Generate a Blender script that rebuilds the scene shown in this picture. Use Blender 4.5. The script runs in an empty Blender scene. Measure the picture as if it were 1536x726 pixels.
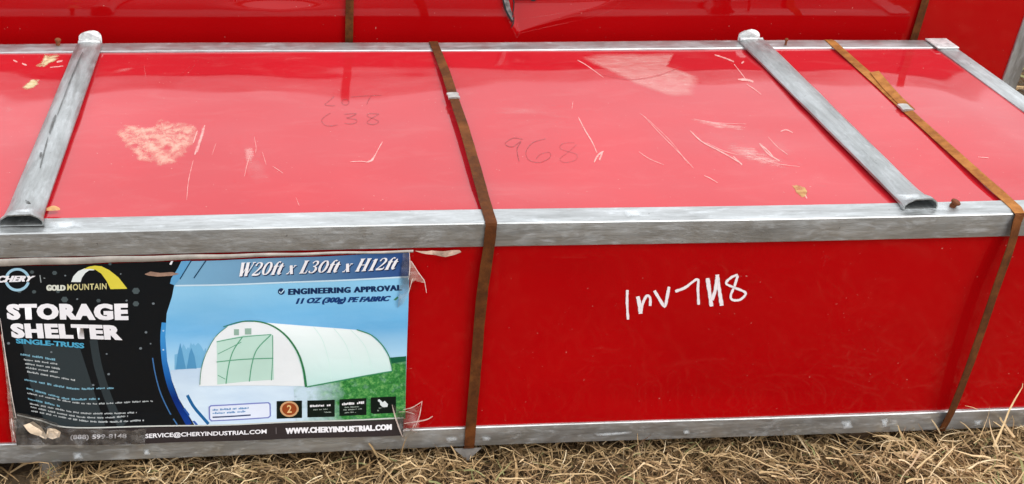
import bpy, bmesh, math, random
import numpy as np
from mathutils import Vector, Matrix, Euler

random.seed(7)
rng = np.random.default_rng(11)
scene = bpy.context.scene
C = scene.collection

# ------------------------------------------------------------------ camera
CAM = Vector((0.60115, -1.36359, 1.29440))
ROT = Euler((1.0305796, -0.0282174, -0.0815060), 'XYZ')
FPX, CX, CY = 1621.04, 562.70, 319.05            # in the photograph's 1536 px wide frame
cd = bpy.data.cameras.new('camera')
cam = bpy.data.objects.new('camera', cd)
C.objects.link(cam)
cam.location = CAM
cam.rotation_euler = ROT
cd.sensor_fit = 'HORIZONTAL'
cd.sensor_width = 36
cd.lens = FPX / 1536 * 36
cd.shift_x = (768 - CX) / 1536
cd.shift_y = -(363 - CY) / 1536
cd.clip_start = 0.05
cd.clip_end = 600
scene.camera = cam

# ------------------------------------------------------------------ light
w = bpy.data.worlds.new('World')
scene.world = w
w.use_nodes = True
nt = w.node_tree
nt.nodes.clear()
sky = nt.nodes.new('ShaderNodeTexSky')
sky.sky_type = 'NISHITA'
sky.sun_disc = False
SUN_EL, SUN_AZ = math.radians(56), math.radians(128)      # azimuth clockwise from +Y
sky.sun_elevation = SUN_EL
sky.sun_rotation = SUN_AZ
sky.air_density = 1.0
sky.dust_density = 6.0
sky.ozone_density = 1.0
hs = nt.nodes.new('ShaderNodeHueSaturation')
hs.inputs['Saturation'].default_value = 0.18             # an overcast sky: nearly white
tc = nt.nodes.new('ShaderNodeTexCoord')
cl = nt.nodes.new('ShaderNodeTexNoise')
cl.inputs['Scale'].default_value = 2.2
cl.inputs['Detail'].default_value = 4
cr = nt.nodes.new('ShaderNodeMapRange')
cr.inputs['From Min'].default_value = 0.3
cr.inputs['From Max'].default_value = 0.7
cr.inputs['To Min'].default_value = 0.88
cr.inputs['To Max'].default_value = 1.12
mul = nt.nodes.new('ShaderNodeMix')
mul.data_type = 'RGBA'
mul.blend_type = 'MULTIPLY'
mul.inputs[0].default_value = 1
bg = nt.nodes.new('ShaderNodeBackground')
bg.inputs['Strength'].default_value = 0.12
wo = nt.nodes.new('ShaderNodeOutputWorld')
nt.links.new(tc.outputs['Generated'], cl.inputs['Vector'])
nt.links.new(cl.outputs['Fac'], cr.inputs['Value'])
nt.links.new(sky.outputs[0], hs.inputs['Color'])
cov = nt.nodes.new('ShaderNodeMix')                       # closed cloud cover over the clear sky
cov.data_type = 'RGBA'
cov.inputs[0].default_value = 0.8
cov.inputs[7].default_value = (8.0, 8.3, 8.7, 1)
nt.links.new(hs.outputs[0], cov.inputs[6])
nt.links.new(cov.outputs[2], mul.inputs[6])
nt.links.new(cr.outputs[0], mul.inputs[7])
nt.links.new(mul.outputs[2], bg.inputs['Color'])
nt.links.new(bg.outputs[0], wo.inputs['Surface'])

sd = bpy.data.lights.new('sun', 'SUN')
sun = bpy.data.objects.new('sun', sd)
C.objects.link(sun)
sd.energy = 0.8
sd.angle = math.radians(18)
sd.color = (1.0, 0.97, 0.92)
sv = Vector((math.sin(SUN_AZ) * math.cos(SUN_EL), math.cos(SUN_AZ) * math.cos(SUN_EL), math.sin(SUN_EL)))
sun.rotation_euler = sv.to_track_quat('Z', 'Y').to_euler()
scene.view_settings.view_transform = 'Standard'
scene.view_settings.look = 'None'
scene.view_settings.gamma = 1
scene.view_settings.use_curve_mapping = False
scene.view_settings.exposure = 0.80

# ------------------------------------------------------------------ sizes (metres)
H = 0.45            # height of the front crate
D = 0.7207          # its depth
S = 0.043           # tube section
X0, X1 = -0.42, 2.032
GAP = 0.07
BY0 = D + GAP       # face of the crate behind
BH = 0.592
BX0, BX1 = -0.62, 2.292
GZ = -0.055         # ground level
RM = ROT.to_matrix()


def ray(px, py):
    return RM @ Vector(((px - CX) / FPX, -(py - CY) / FPX, -1.0))


def ss(a, b, v):
    t = min(1, max(0, (v - a) / (b - a)))
    return t * t * (3 - 2 * t)


def bump2(x, y, cx, cy, rx, ry):
    return math.exp(-((x - cx) / rx) ** 2 - ((y - cy) / ry) ** 2)


def edge_pin(x, y, x0, x1, y0, y1, r=0.09):
    return ss(0, r, x - x0) * ss(0, r, x1 - x) * ss(0, r, y - y0) * ss(0, r, y1 - y)


def top_z(x, y):                                  # dented lid sheet of the front crate
    k = edge_pin(x, y, X0 + S, X1 - S, S, D - S, 0.11)
    d = -0.0015
    d += 0.0040 * math.sin(x * 4.1 + 0.6) * math.sin(y * 4.3)
    d += 0.0016 * math.sin(x * 9.3 + 2.0 + y * 3.0)
    d -= 0.0070 * bump2(x, y, 0.04, 0.42, 0.20, 0.16)
    d += 0.0060 * bump2(x, y, 1.30, 0.60, 0.30, 0.14)
    d -= 0.0040 * bump2(x, y, 0.45, 0.35, 0.20, 0.18)
    d += 0.0016 * bump2(x, y, 0.37, 0.29, 0.07, 0.06) - 0.0014 * bump2(x, y, 0.56, 0.34, 0.05, 0.07)
    d -= 0.0012 * bump2(x, y, 1.60, 0.40, 0.035, 0.03) + 0.0018 * bump2(x, y, 1.45, 0.30, 0.10, 0.05)
    d += 0.0005 * math.sin(x * 23 + 3 * math.sin(y * 9)) * math.sin(y * 17 + x * 3) + 0.0008 * bump2(x, y, 1.60, 0.10, 0.04, 0.03)
    return H - 0.0035 + d * k


def front_y(x, z):                                # front sheet
    k = edge_pin(x, z, X0 + S, X1 - S, S, H - S, 0.06)
    d = 0.0022 * math.sin(x * 3.7 + 1.0) * math.sin(z * 7) + 0.0010 * math.sin(x * 8.9 + z * 6)
    d -= 0.003 * bump2(x, z, 1.35, 0.06, 0.25, 0.05)
    return 0.005 - d * k


def at_top(px, py, lift=0.0):
    d = ray(px, py)
    z = H - 0.004
    for _ in range(5):
        t = (z - CAM.z) / d.z
        p = CAM + d * t
        z = top_z(p.x, p.y) + lift
    return Vector((p.x, p.y, z))


def at_z(px, py, z):
    d = ray(px, py)
    return CAM + d * ((z - CAM.z) / d.z)


def at_y(px, py, y):
    d = ray(px, py)
    return CAM + d * ((y - CAM.y) / d.y)


def at_front(px, py, lift=0.0):
    p = at_y(px, py, 0.005)
    return Vector((p.x, front_y(p.x, p.z) - lift, p.z))


def sheet_y(x, z):                                # the poster lies on the panel and laps over the bottom tube
    a = ss(0.10, 0.03, z)
    wv = 0.0007 * math.sin(x * 31 + z * 22) + 0.0005 * math.sin(z * 47 - x * 11)
    lf = 0.004 * bump2(x, z, -0.02, 0.11, 0.10, 0.09)
    return 0.0005 * (1 - a) + a * (-0.0045) + wv - lf


def at_poster(px, py, lift=0.0):
    p = at_y(px, py, 0)
    return Vector((p.x, sheet_y(p.x, p.z) - lift, p.z))


# ------------------------------------------------------------------ materials
def srgb(r, g, b):
    f = lambda c: (c / 255 / 12.92) if c / 255 <= 0.04045 else ((c / 255 + 0.055) / 1.055) ** 2.4
    return (f(r), f(g), f(b), 1)


def new_mat(name):
    m = bpy.data.materials.new(name)
    m.use_nodes = True
    n = m.node_tree
    return m, n, n.nodes['Principled BSDF']


def noise(n, scale, detail=4, rough=0.55, vec=None, dist=0.0):
    t = n.nodes.new('ShaderNodeTexNoise')
    t.inputs['Scale'].default_value = scale
    t.inputs['Detail'].default_value = detail
    t.inputs['Roughness'].default_value = rough
    t.inputs['Distortion'].default_value = dist
    if vec is not None:
        n.links.new(vec, t.inputs['Vector'])
    return t.outputs['Fac']


def coords(n, scale=(1, 1, 1), obj=True):
    c = n.nodes.new('ShaderNodeTexCoord')
    mp = n.nodes.new('ShaderNodeMapping')
    mp.inputs['Scale'].default_value = scale
    n.links.new(c.outputs['Object'], mp.inputs['Vector'])
    return mp.outputs[0]


def ramp(n, fac, stops):
    r = n.nodes.new('ShaderNodeValToRGB')
    e = r.color_ramp.elements
    while len(e) > 1:
        e.remove(e[-1])
    e[0].position, e[0].color = stops[0]
    for p, c in stops[1:]:
        k = e.new(p)
        k.color = c
    n.links.new(fac, r.inputs['Fac'])
    return r.outputs['Color']


def maprange(n, v, a, b, c, d):
    m = n.nodes.new('ShaderNodeMapRange')
    for i, x in enumerate((a, b, c, d)):
        m.inputs[i + 1].default_value = x
    n.links.new(v, m.inputs[0])
    return m.outputs[0]


def mathn(n, op, a, b):
    m = n.nodes.new('ShaderNodeMath')
    m.operation = op
    m.use_clamp = True
    for i, x in enumerate((a, b)):
        if isinstance(x, (int, float)):
            m.inputs[i].default_value = x
        else:
            n.links.new(x, m.inputs[i])
    return m.outputs[0]


def mixc(n, fac, a, b):
    m = n.nodes.new('ShaderNodeMix')
    m.data_type = 'RGBA'
    for i, x in ((0, fac), (6, a), (7, b)):
        if isinstance(x, (int, float, tuple)):
            m.inputs[i].default_value = x
        else:
            n.links.new(x, m.inputs[i])
    return m.outputs[2]


def bumpn(n, h, strength, dist, b):
    k = n.nodes.new('ShaderNodeBump')
    k.inputs['Strength'].default_value = strength
    k.inputs['Distance'].default_value = dist
    n.links.new(h, k.inputs['Height'])
    n.links.new(k.outputs[0], b.inputs['Normal'])
    return k


def red_material(name, dust=0.12, coat=0.0, ior=1.5, bump=0.02, base=(0.37, 0.0018, 0.0028)):
    m, n, b = new_mat(name)
    v = coords(n)
    col = ramp(n, noise(n, 3.0, 5, vec=v), [(0.3, tuple(q * 0.93 for q in base) + (1,)), (0.7, tuple(q * 1.07 for q in base) + (1,))])
    vs = coords(n, (1, 2.5, 1))
    dst = maprange(n, noise(n, 9, 8, 0.7, vs, 0.6), 0.5, 0.85, 0.0, dust)
    col = mixc(n, dst, col, (0.62, 0.40, 0.36, 1))
    speck = maprange(n, noise(n, 160, 2, 0.5, v), 0.74, 0.80, 0.0, 0.5)
    col = mixc(n, speck, col, (0.60, 0.36, 0.30, 1))
    n.links.new(col, b.inputs['Base Color'])
    n.links.new(maprange(n, noise(n, 5, 6, 0.6, v), 0.3, 0.8, 0.035, 0.10), b.inputs['Roughness'])
    b.inputs['IOR'].default_value = ior
    b.inputs['Coat Weight'].default_value = coat
    b.inputs['Coat Roughness'].default_value = 0.06
    bumpn(n, noise(n, 7, 2, 0.5, v), bump, 0.01, b)
    return m


RED = red_material('red_enamel_sheet', 0.07, 0.0, base=(0.43, 0.011, 0.018))
RED2 = red_material('red_enamel_sheet_clean', 0.0, 0.0, 1.22)
RED3 = red_material('red_enamel_sheet_glossy', 0.0, 0.0, 1.40, 0.01)


def galv_material(name, axis, tone=1.0):
    m, n, b = new_mat(name)
    sc = {'x': (1, 7, 7), 'y': (7, 1, 7), 'z': (7, 7, 1)}[axis]
    vs = coords(n, sc)
    v = coords(n)
    base = ramp(n, noise(n, 5, 8, 0.65, vs, 0.4), [(0.25, (0.27, 0.275, 0.27, 1)), (0.45, (0.44, 0.45, 0.445, 1)), (0.75, (0.66, 0.68, 0.68, 1))])
    ox = maprange(n, noise(n, 26, 8, 0.75, coords(n, tuple(q * 0.34 + 0.66 for q in sc)), 0.5), 0.50, 0.72, 0.0, 0.40)
    base = mixc(n, ox, base, (0.72, 0.76, 0.79, 1))
    dirt = maprange(n, noise(n, 30, 6, 0.7, vs), 0.60, 0.75, 0.0, 0.5)
    base = mixc(n, dirt, base, (0.20, 0.17, 0.13, 1))
    sp = maprange(n, noise(n, 120, 2, 0.5, v), 0.72, 0.78, 0.0, 0.7)
    base = mixc(n, sp, base, (0.10, 0.09, 0.08, 1))
    streak = maprange(n, noise(n, 3.5, 7, 0.75, coords(n, tuple(q * 2.2 if q == 7 else q for q in sc)), 1.2), 0.48, 0.68, 0.0, 0.42)
    base = mixc(n, streak, base, (0.17 , 0.165, 0.15, 1))
    if tone < 1:
        base = mixc(n, 1 - tone, base, (0.10, 0.11, 0.10, 1))
    n.links.new(base, b.inputs['Base Color'])
    n.links.new(maprange(n, ox, 0, 0.5, 0.85, 0.35), b.inputs['Metallic'])
    n.links.new(maprange(n, noise(n, 22, 5, 0.6, v), 0.3, 0.7, 0.32, 0.55), b.inputs['Roughness'])
    bumpn(n, noise(n, 40, 6, 0.7, vs), 0.25, 0.002, b)
    return m


GX = galv_material('galvanised_tube_long', 'x')
GY = galv_material('galvanised_tube_cross', 'y')
GBAR = galv_material('galvanised_bar', 'y', 0.78)
GZM = galv_material('galvanised_tube_upright', 'z')


def rust_material(name, bright, lo, hi, axis=(1, 1, 1)):
    m, n, b = new_mat(name)
    v = coords(n, axis)
    c = ramp(n, noise(n, 60, 8, 0.75, v), [(0.3, lo), (0.55, tuple(0.5 * (p + q) for p, q in zip(lo, hi))), (0.75, hi)])
    c2 = maprange(n, noise(n, 14, 4, 0.6, v), 0.5, 0.75, 0.0, 0.75)
    c = mixc(n, c2, c, bright)
    n.links.new(c, b.inputs['Base Color'])
    b.inputs['Roughness'].default_value = 0.8
    b.inputs['Specular IOR Level'].default_value = 0.2
    bumpn(n, noise(n, 240, 4, 0.7, v), 0.5, 0.0015, b)
    return m


RUST = rust_material('rusted_steel_band', (0.22, 0.068, 0.013, 1), (0.045, 0.012, 0.002, 1), (0.135, 0.038, 0.006, 1))
RUST_LIT = rust_material('lit_orange_rusted_band', (0.56, 0.235, 0.06, 1), (0.16, 0.05, 0.010, 1), (0.44, 0.165, 0.035, 1))  # rust with the brighter orange of a lit band top painted in


def plain(name, col, rough=0.6, metal=0.0, alpha=1.0, vary=0.0, vscale=30, coat=0.0):
    m, n, b = new_mat(name)
    if vary:
        v = coords(n)
        d = tuple(c * (1 - vary) for c in col[:3]) + (1,)
        l = tuple(min(1, c * (1 + vary)) for c in col[:3]) + (1,)
        n.links.new(ramp(n, noise(n, vscale, 5, 0.65, v), [(0.3, d), (0.7, l)]), b.inputs['Base Color'])
    else:
        b.inputs['Base Color'].default_value = col
    b.inputs['Roughness'].default_value = rough
    b.inputs['Metallic'].default_value = metal
    b.inputs['Alpha'].default_value = alpha
    b.inputs['Coat Weight'].default_value = coat
    return m


def worn(name, col, lo, hi, scale, amax=0.9, stretch=(1, 1, 1), rough=0.7, fade=(0.0, 0.35), col2=None):
    """patchy surface mark: its opacity follows a noise and the mark's own soft edge"""
    m, n, b = new_mat(name)
    v = coords(n, stretch)
    at = n.nodes.new('ShaderNodeAttribute')
    at.attribute_name = 'fade'
    e = maprange(n, at.outputs['Fac'], fade[0], fade[1], 0, 1)
    nn = noise(n, scale, 8, 0.68, v, 0.3)
    a = maprange(n, mathn(n, 'MULTIPLY', nn, mathn(n, 'ADD', e, 0.0)), lo, hi, 0.0, amax)
    n.links.new(a, b.inputs['Alpha'])
    if col2:
        n.links.new(ramp(n, noise(n, scale * 1.7, 5, 0.6, v), [(0.35, col), (0.65, col2)]), b.inputs['Base Color'])
    else:
        b.inputs['Base Color'].default_value = col
    b.inputs['Roughness'].default_value = rough
    return m


SCUFF = worn('worn_paint', (0.78, 0.44, 0.34, 1), 0.36, 0.62, 38, 0.7, (1.4, 1, 1), fade=(0.0, 0.4))
CREAM = worn('cream_dried_spill', (0.70, 0.55, 0.34, 1), 0.24, 0.46, 45, 0.9, fade=(0.0, 0.7), col2=(0.44, 0.34, 0.15, 1))
HAZE = worn('cloudy_scuff', (0.72, 0.42, 0.40, 1), 0.30, 0.75, 9, 0.22, (1, 1.8, 1), fade=(0.0, 0.95))
FILMY = worn('glue_film', (0.78, 0.44, 0.40, 1), 0.05, 0.80, 45, 0.50, (0.7, 1.6, 1), fade=(0.0, 0.22))
PALE = worn('pale_scratch_and_glint', (0.84, 0.46, 0.42, 1), 0.12, 0.62, 70, 0.8, fade=(0, 0.8))  # scratches, and also the painted highlight on the back crate's dent
RSTAIN = worn('rust_stain', (0.34, 0.13, 0.04, 1), 0.30, 0.52, 40, 0.9, col2=(0.60, 0.40, 0.14, 1))
PENCIL = worn('faded_black_marker', (0.10, 0.03, 0.03, 1), 0.08, 0.72, 90, 0.58, fade=(0, 0.6))
CHALK = worn('white_paint_marker', (0.86, 0.78, 0.79, 1), 0.0, 0.26, 160, 0.95, fade=(0, 0.6))
OXIDE = worn('white_zinc_stain', (0.80, 0.84, 0.86, 1), 0.18, 0.55, 50, 0.6, fade=(0.0, 0.9))
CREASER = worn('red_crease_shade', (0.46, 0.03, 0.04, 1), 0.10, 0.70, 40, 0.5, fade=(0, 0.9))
ABRADE = worn('fine_abrasion', (0.80, 0.48, 0.44, 1), 0.36, 0.62, 60, 0.5, (0.6, 2.4, 1), fade=(0.0, 0.8))
CLIP = plain('bare_steel_seal', (0.42, 0.40, 0.37, 1), 0.4, 0.6, vary=0.25, vscale=90)
SHINE = plain('bright_zinc_end', (0.66, 0.66, 0.65, 1), 0.4, 0.5, vary=0.35, vscale=90)
WOOD = plain('weathered_wood', (0.16, 0.10, 0.06, 1), 0.85, vary=0.45, vscale=25)
LEAFM = plain('dry_leaf', (0.50, 0.26, 0.10, 1), 0.7, vary=0.4, vscale=60)


def film_material(name, tint, body, gloss=0.5, bump=0.6):
    m, n, b = new_mat(name)
    out = n.nodes['Material Output']
    n.nodes.remove(b)
    tr = n.nodes.new('ShaderNodeBsdfTransparent')
    gl = n.nodes.new('ShaderNodeBsdfGlossy')
    gl.inputs['Roughness'].default_value = 0.12
    df = n.nodes.new('ShaderNodeBsdfDiffuse')
    df.inputs['Color'].default_value = tint
    m1 = n.nodes.new('ShaderNodeMixShader')
    m2 = n.nodes.new('ShaderNodeMixShader')
    v = coords(n)
    nn = noise(n, 40, 4, 0.6, v, 1.0)
    k = n.nodes.new('ShaderNodeBump')
    k.inputs['Strength'].default_value = bump
    k.inputs['Distance'].default_value = 0.004
    n.links.new(nn, k.inputs['Height'])
    n.links.new(k.outputs[0], gl.inputs['Normal'])
    fr = n.nodes.new('ShaderNodeFresnel')
    fr.inputs['IOR'].default_value = 1.5
    n.links.new(k.outputs[0], fr.inputs['Normal'])
    n.links.new(mathn(n, 'MULTIPLY', fr.outputs[0], gloss * 3), m2.inputs[0])
    n.links.new(maprange(n, nn, 0.4, 0.75, body * 0.4, body * 1.6), m1.inputs[0])
    n.links.new(tr.outputs[0], m1.inputs[1])
    n.links.new(df.outputs[0], m1.inputs[2])
    n.links.new(m1.outputs[0], m2.inputs[1])
    n.links.new(gl.outputs[0], m2.inputs[2])
    n.links.new(m2.outputs[0], out.inputs['Surface'])
    return m


FILM = film_material('clear_plastic_film', (0.75, 0.68, 0.60, 1), 0.09, 0.35)
FILMW = film_material('milky_plastic_film', (0.72, 0.58, 0.48, 1), 0.45)


def print_material(name, fn):
    """printed, slightly glossy card: fn(nodes) gives the colour"""
    m, n, b = new_mat(name)
    c = fn(n)
    if isinstance(c, tuple):
        v = coords(n)
        d = tuple(x * 0.93 for x in c[:3]) + (1,)
        c = ramp(n, noise(n, 12, 4, 0.6, v), [(0.3, d), (0.7, c)])
    n.links.new(c, b.inputs['Base Color'])
    b.inputs['Roughness'].default_value = 0.30
    b.inputs['IOR'].default_value = 1.28
    v = coords(n)
    bumpn(n, noise(n, 22, 4, 0.55, v, 0.6), 0.12, 0.004, b)
    return m


PM = {}


def ink(r, g, b_):
    k = (r, g, b_)
    if k not in PM:
        PM[k] = print_material('ink_%d_%d_%d' % k, lambda n: srgb(*k))
    return PM[k]


# ------------------------------------------------------------------ object helpers
def link(name, me, mat=None, parent=None, kind=None, label=None):
    o = bpy.data.objects.new(name, me)
    C.objects.link(o)
    if mat is not None:
        me.materials.append(mat)
    if parent is not None:
        o.parent = parent
    if kind:
        o['kind'] = kind
    if label:
        o['label'] = label
    return o


def thing(name, label, cat, group=None):
    o = bpy.data.objects.new(name, None)
    C.objects.link(o)
    o.empty_display_size = 0.1
    o['label'] = label
    o['category'] = cat
    if group:
        o['group'] = group
    return o


def from_bm(name, bm, mat, parent=None, smooth=False, **k):
    me = bpy.data.meshes.new(name)
    bm.normal_update()
    bm.to_mesh(me)
    bm.free()
    if smooth:
        for p in me.polygons:
            p.use_smooth = True
    return link(name, me, mat, parent, **k)


def tube_box(name, a, b, mat, parent, bev=0.0035, **k):
    """square tube with rounded corners from corner a to corner b"""
    bm = bmesh.new()
    bmesh.ops.create_cube(bm, size=1)
    for v in bm.verts:
        v.co = Vector([(a[i] + b[i]) / 2 + v.co[i] * (b[i] - a[i]) for i in range(3)])
    # cut along the length so that it can waver a little
    ax = max(range(3), key=lambda i: b[i] - a[i])
    L = b[ax] - a[ax]
    nseg = max(1, int(L / 0.12))
    no = Vector([1 if i == ax else 0 for i in range(3)])
    if bev:
        bmesh.ops.bevel(bm, geom=bm.edges[:], offset=bev, segments=3, profile=0.6, affect='EDGES')
    for i in range(1, nseg):
        co = Vector(a)
        co[ax] = a[ax] + L * i / nseg
        bmesh.ops.bisect_plane(bm, geom=bm.verts[:] + bm.edges[:] + bm.faces[:], plane_co=co, plane_no=no)
    ph = random.uniform(0, 6)
    for v in bm.verts:
        t = v.co[ax]
        for j in range(3):
            if j != ax:
                v.co[j] += 0.0009 * math.sin(t * 5.3 + ph + j)
    o = from_bm(name, bm, mat, parent, smooth=True, **k)
    o.data.set_sharp_from_angle(angle=math.radians(35))
    return o


def grid_sheet(name, fn, u0, u1, v0, v1, nu, nv, mat, parent, **k):
    vs, fs = [], []
    for j in range(nv + 1):
        for i in range(nu + 1):
            vs.append(fn(u0 + (u1 - u0) * i / nu, v0 + (v1 - v0) * j / nv))
    for j in range(nv):
        for i in range(nu):
            q = j * (nu + 1) + i
            fs.append((q, q + 1, q + nu + 2, q + nu + 1))
    me = bpy.data.meshes.new(name)
    me.from_pydata(vs, [], fs)
    for p in me.polygons:
        p.use_smooth = True
    return link(name, me, mat, parent, **k)


def smooth_path(pts, n=6):
    """Catmull-Rom through 2-D or 3-D points"""
    P = [Vector(p) for p in pts]
    if len(P) < 3:
        return P
    out = []
    for i in range(len(P) - 1):
        p0 = P[max(0, i - 1)]
        p1, p2 = P[i], P[i + 1]
        p3 = P[min(len(P) - 1, i + 2)]
        for k in range(n):
            t = k / n
            out.append(0.5 * ((2 * p1) + (p2 - p0) * t + (2 * p0 - 5 * p1 + 4 * p2 - p3) * t * t + (3 * p1 - p0 - 3 * p2 + p3) * t ** 3))
    out.append(P[-1])
    return out


def strokes(name, paths, surf, mat, parent, **k):
    lift = k.pop('lift', 0.0006)
    for i, p in enumerate(paths):
        stroke_one(name, [p], surf, mat, parent, lift=lift + 0.00003 * i, **k)


def stroke_one(name, paths, surf, mat, parent, width=1.0, lift=0.0006, taper=True, **k):
    """marks drawn on a surface; paths = [(points in photo px, width px)]"""
    vs, fs, fd = [], [], []
    for li, item in enumerate(paths):
        pts, wd = item if isinstance(item, tuple) and len(item) == 2 and isinstance(item[1], (int, float)) and not isinstance(item[0], (int, float)) else (item, width)
        pp = smooth_path([(x, y) for x, y in pts]) if len(pts) > 2 else [Vector(pts[0]).lerp(Vector(pts[1]), t / 5) for t in range(6)]
        base = len(vs)
        n = len(pp)
        for i, p in enumerate(pp):
            d = (pp[min(n - 1, i + 1)] - pp[max(0, i - 1)])
            d = d.normalized() if d.length > 1e-6 else Vector((1, 0))
            nrm = Vector((-d.y, d.x))
            ww = wd / 2 * (0.85 + 0.3 * random.random())
            if taper:
                ww *= 0.25 + 0.75 * math.sin(math.pi * min(1, max(0.03, (i + 0.5) / n))) ** 0.5
            for s in (-1, 0, 1):
                q = p + nrm * ww * s
                vs.append(surf(q.x, q.y, lift + 0.00003 * li))
                fd.append(1.0 if s == 0 else 0.0)
        for i in range(n - 1):
            for s in (0, 1):
                a = base + i * 3 + s
                fs.append((a, a + 1, a + 4, a + 3))
    me = bpy.data.meshes.new(name)
    me.from_pydata(vs, [], fs)
    at = me.attributes.new('fade', 'FLOAT', 'POINT')
    at.data.foreach_set('value', fd)
    return link(name, me, mat, parent, **k)


def blotch(name, poly, surf, mat, parent, lift=0.0004, rings=7, jag=0.0, grow=1.0, **k):
    """a mark with an outline of its own; 'fade' runs from 0 at its edge to 1 in its middle"""
    pp = [Vector(p) for p in poly]
    c = sum(pp, Vector((0, 0))) / len(pp)
    pp = [c + (p - c) * grow for p in pp]
    out = []
    for i in range(len(pp)):                       # subdivide outline
        a, b = pp[i], pp[(i + 1) % len(pp)]
        for t in range(4):
            q = a.lerp(b, t / 4)
            out.append(q + Vector((random.uniform(-jag, jag), random.uniform(-jag, jag) * 0.6)))
    c = sum(pp, Vector((0, 0))) / len(pp)
    vs = [surf(c.x, c.y, lift)]
    fd = [1.0]
    n = len(out)
    for r in range(1, rings + 1):
        for q in out:
            p = c.lerp(q, r / rings)
            vs.append(surf(p.x, p.y, lift))
            fd.append(1 - r / rings)
    fs = [(0, 1 + i, 1 + (i + 1) % n) for i in range(n)]
    for r in range(rings - 1):
        for i in range(n):
            a = 1 + r * n
            fs.append((a + i, a + n + i, a + n + (i + 1) % n, a + (i + 1) % n))
    me = bpy.data.meshes.new(name)
    me.from_pydata(vs, [], fs)
    at = me.attributes.new('fade', 'FLOAT', 'POINT')
    at.data.foreach_set('value', fd)
    return link(name, me, mat, parent, **k)


def strap_mesh(name, pts, widths, thick, mat, parent, tilt=None, **k):
    """steel band along pts; width direction is X turned by tilt"""
    bm = bmesh.new()
    n = len(pts)
    rows = []
    for i, p in enumerate(pts):
        d = (pts[min(n - 1, i + 1)] - pts[max(0, i - 1)]).normalized()
        side = (Vector((1, 0, 0)) - d * d.x).normalized()
        up = side.cross(d).normalized()
        if up.z < -0.2 or (abs(up.z) <= 0.2 and up.y > 0 and p.y < 0.3):
            up = -up
        a = tilt[i] if tilt else 0.0
        side = Matrix.Rotation(a, 3, d) @ side
        up = Matrix.Rotation(a, 3, d) @ up
        wd = widths / 2
        j = [random.uniform(-0.0004, 0.0004) for _ in range(2)]
        rows.append([bm.verts.new(p + side * (s * wd + j[0 if s < 0 else 1]) + up * (thick * t)) for s, t in ((-1, 0), (1, 0), (1, 1), (-1, 1))])
    for i in range(n - 1):
        for j in range(4):
            bm.faces.new((rows[i][j], rows[i][(j + 1) % 4], rows[i + 1][(j + 1) % 4], rows[i + 1][j]))
    bm.faces.new(rows[0][::-1])
    bm.faces.new(rows[-1])
    bmesh.ops.recalc_face_normals(bm, faces=bm.faces[:])
    return from_bm(name, bm, mat, parent, **k)


# ------------------------------------------------------------------ setting: ground and straw
def ground_material():
    m, n, b = new_mat('dry_soil')
    v = coords(n)
    c = ramp(n, noise(n, 9, 9, 0.7, v), [(0.3, (0.030, 0.019, 0.011, 1)), (0.55, (0.10, 0.062, 0.03, 1)), (0.78, (0.26, 0.19, 0.11, 1))])
    n.links.new(c, b.inputs['Base Color'])
    b.inputs['Roughness'].default_value = 0.95
    bumpn(n, noise(n, 30, 8, 0.7, v), 0.8, 0.02, b)
    return m


me = bpy.data.meshes.new('ground')
me.from_pydata([(-250, -250, GZ), (250, -250, GZ), (250, 250, GZ), (-250, 250, GZ)], [], [(0, 1, 2, 3)])
link('ground', me, ground_material(), kind='structure')


def straw_material():
    m, n, b = new_mat('dry_straw')
    at = n.nodes.new('ShaderNodeAttribute')
    at.attribute_name = 'tone'
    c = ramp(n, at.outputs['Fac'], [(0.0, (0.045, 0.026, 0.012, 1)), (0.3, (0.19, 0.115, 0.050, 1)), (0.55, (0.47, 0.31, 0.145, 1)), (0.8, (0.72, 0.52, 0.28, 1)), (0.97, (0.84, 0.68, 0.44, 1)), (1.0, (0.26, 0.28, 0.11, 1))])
    v = coords(n)
    c = mixc(n, maprange(n, noise(n, 70, 4, 0.6, v), 0.35, 0.7, 0.0, 0.35), c, (0.30, 0.19, 0.09, 1))
    n.links.new(c, b.inputs['Base Color'])
    b.inputs['Roughness'].default_value = 0.6
    b.inputs['Specular IOR Level'].default_value = 0.35
    return m


STRAW = straw_material()


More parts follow.
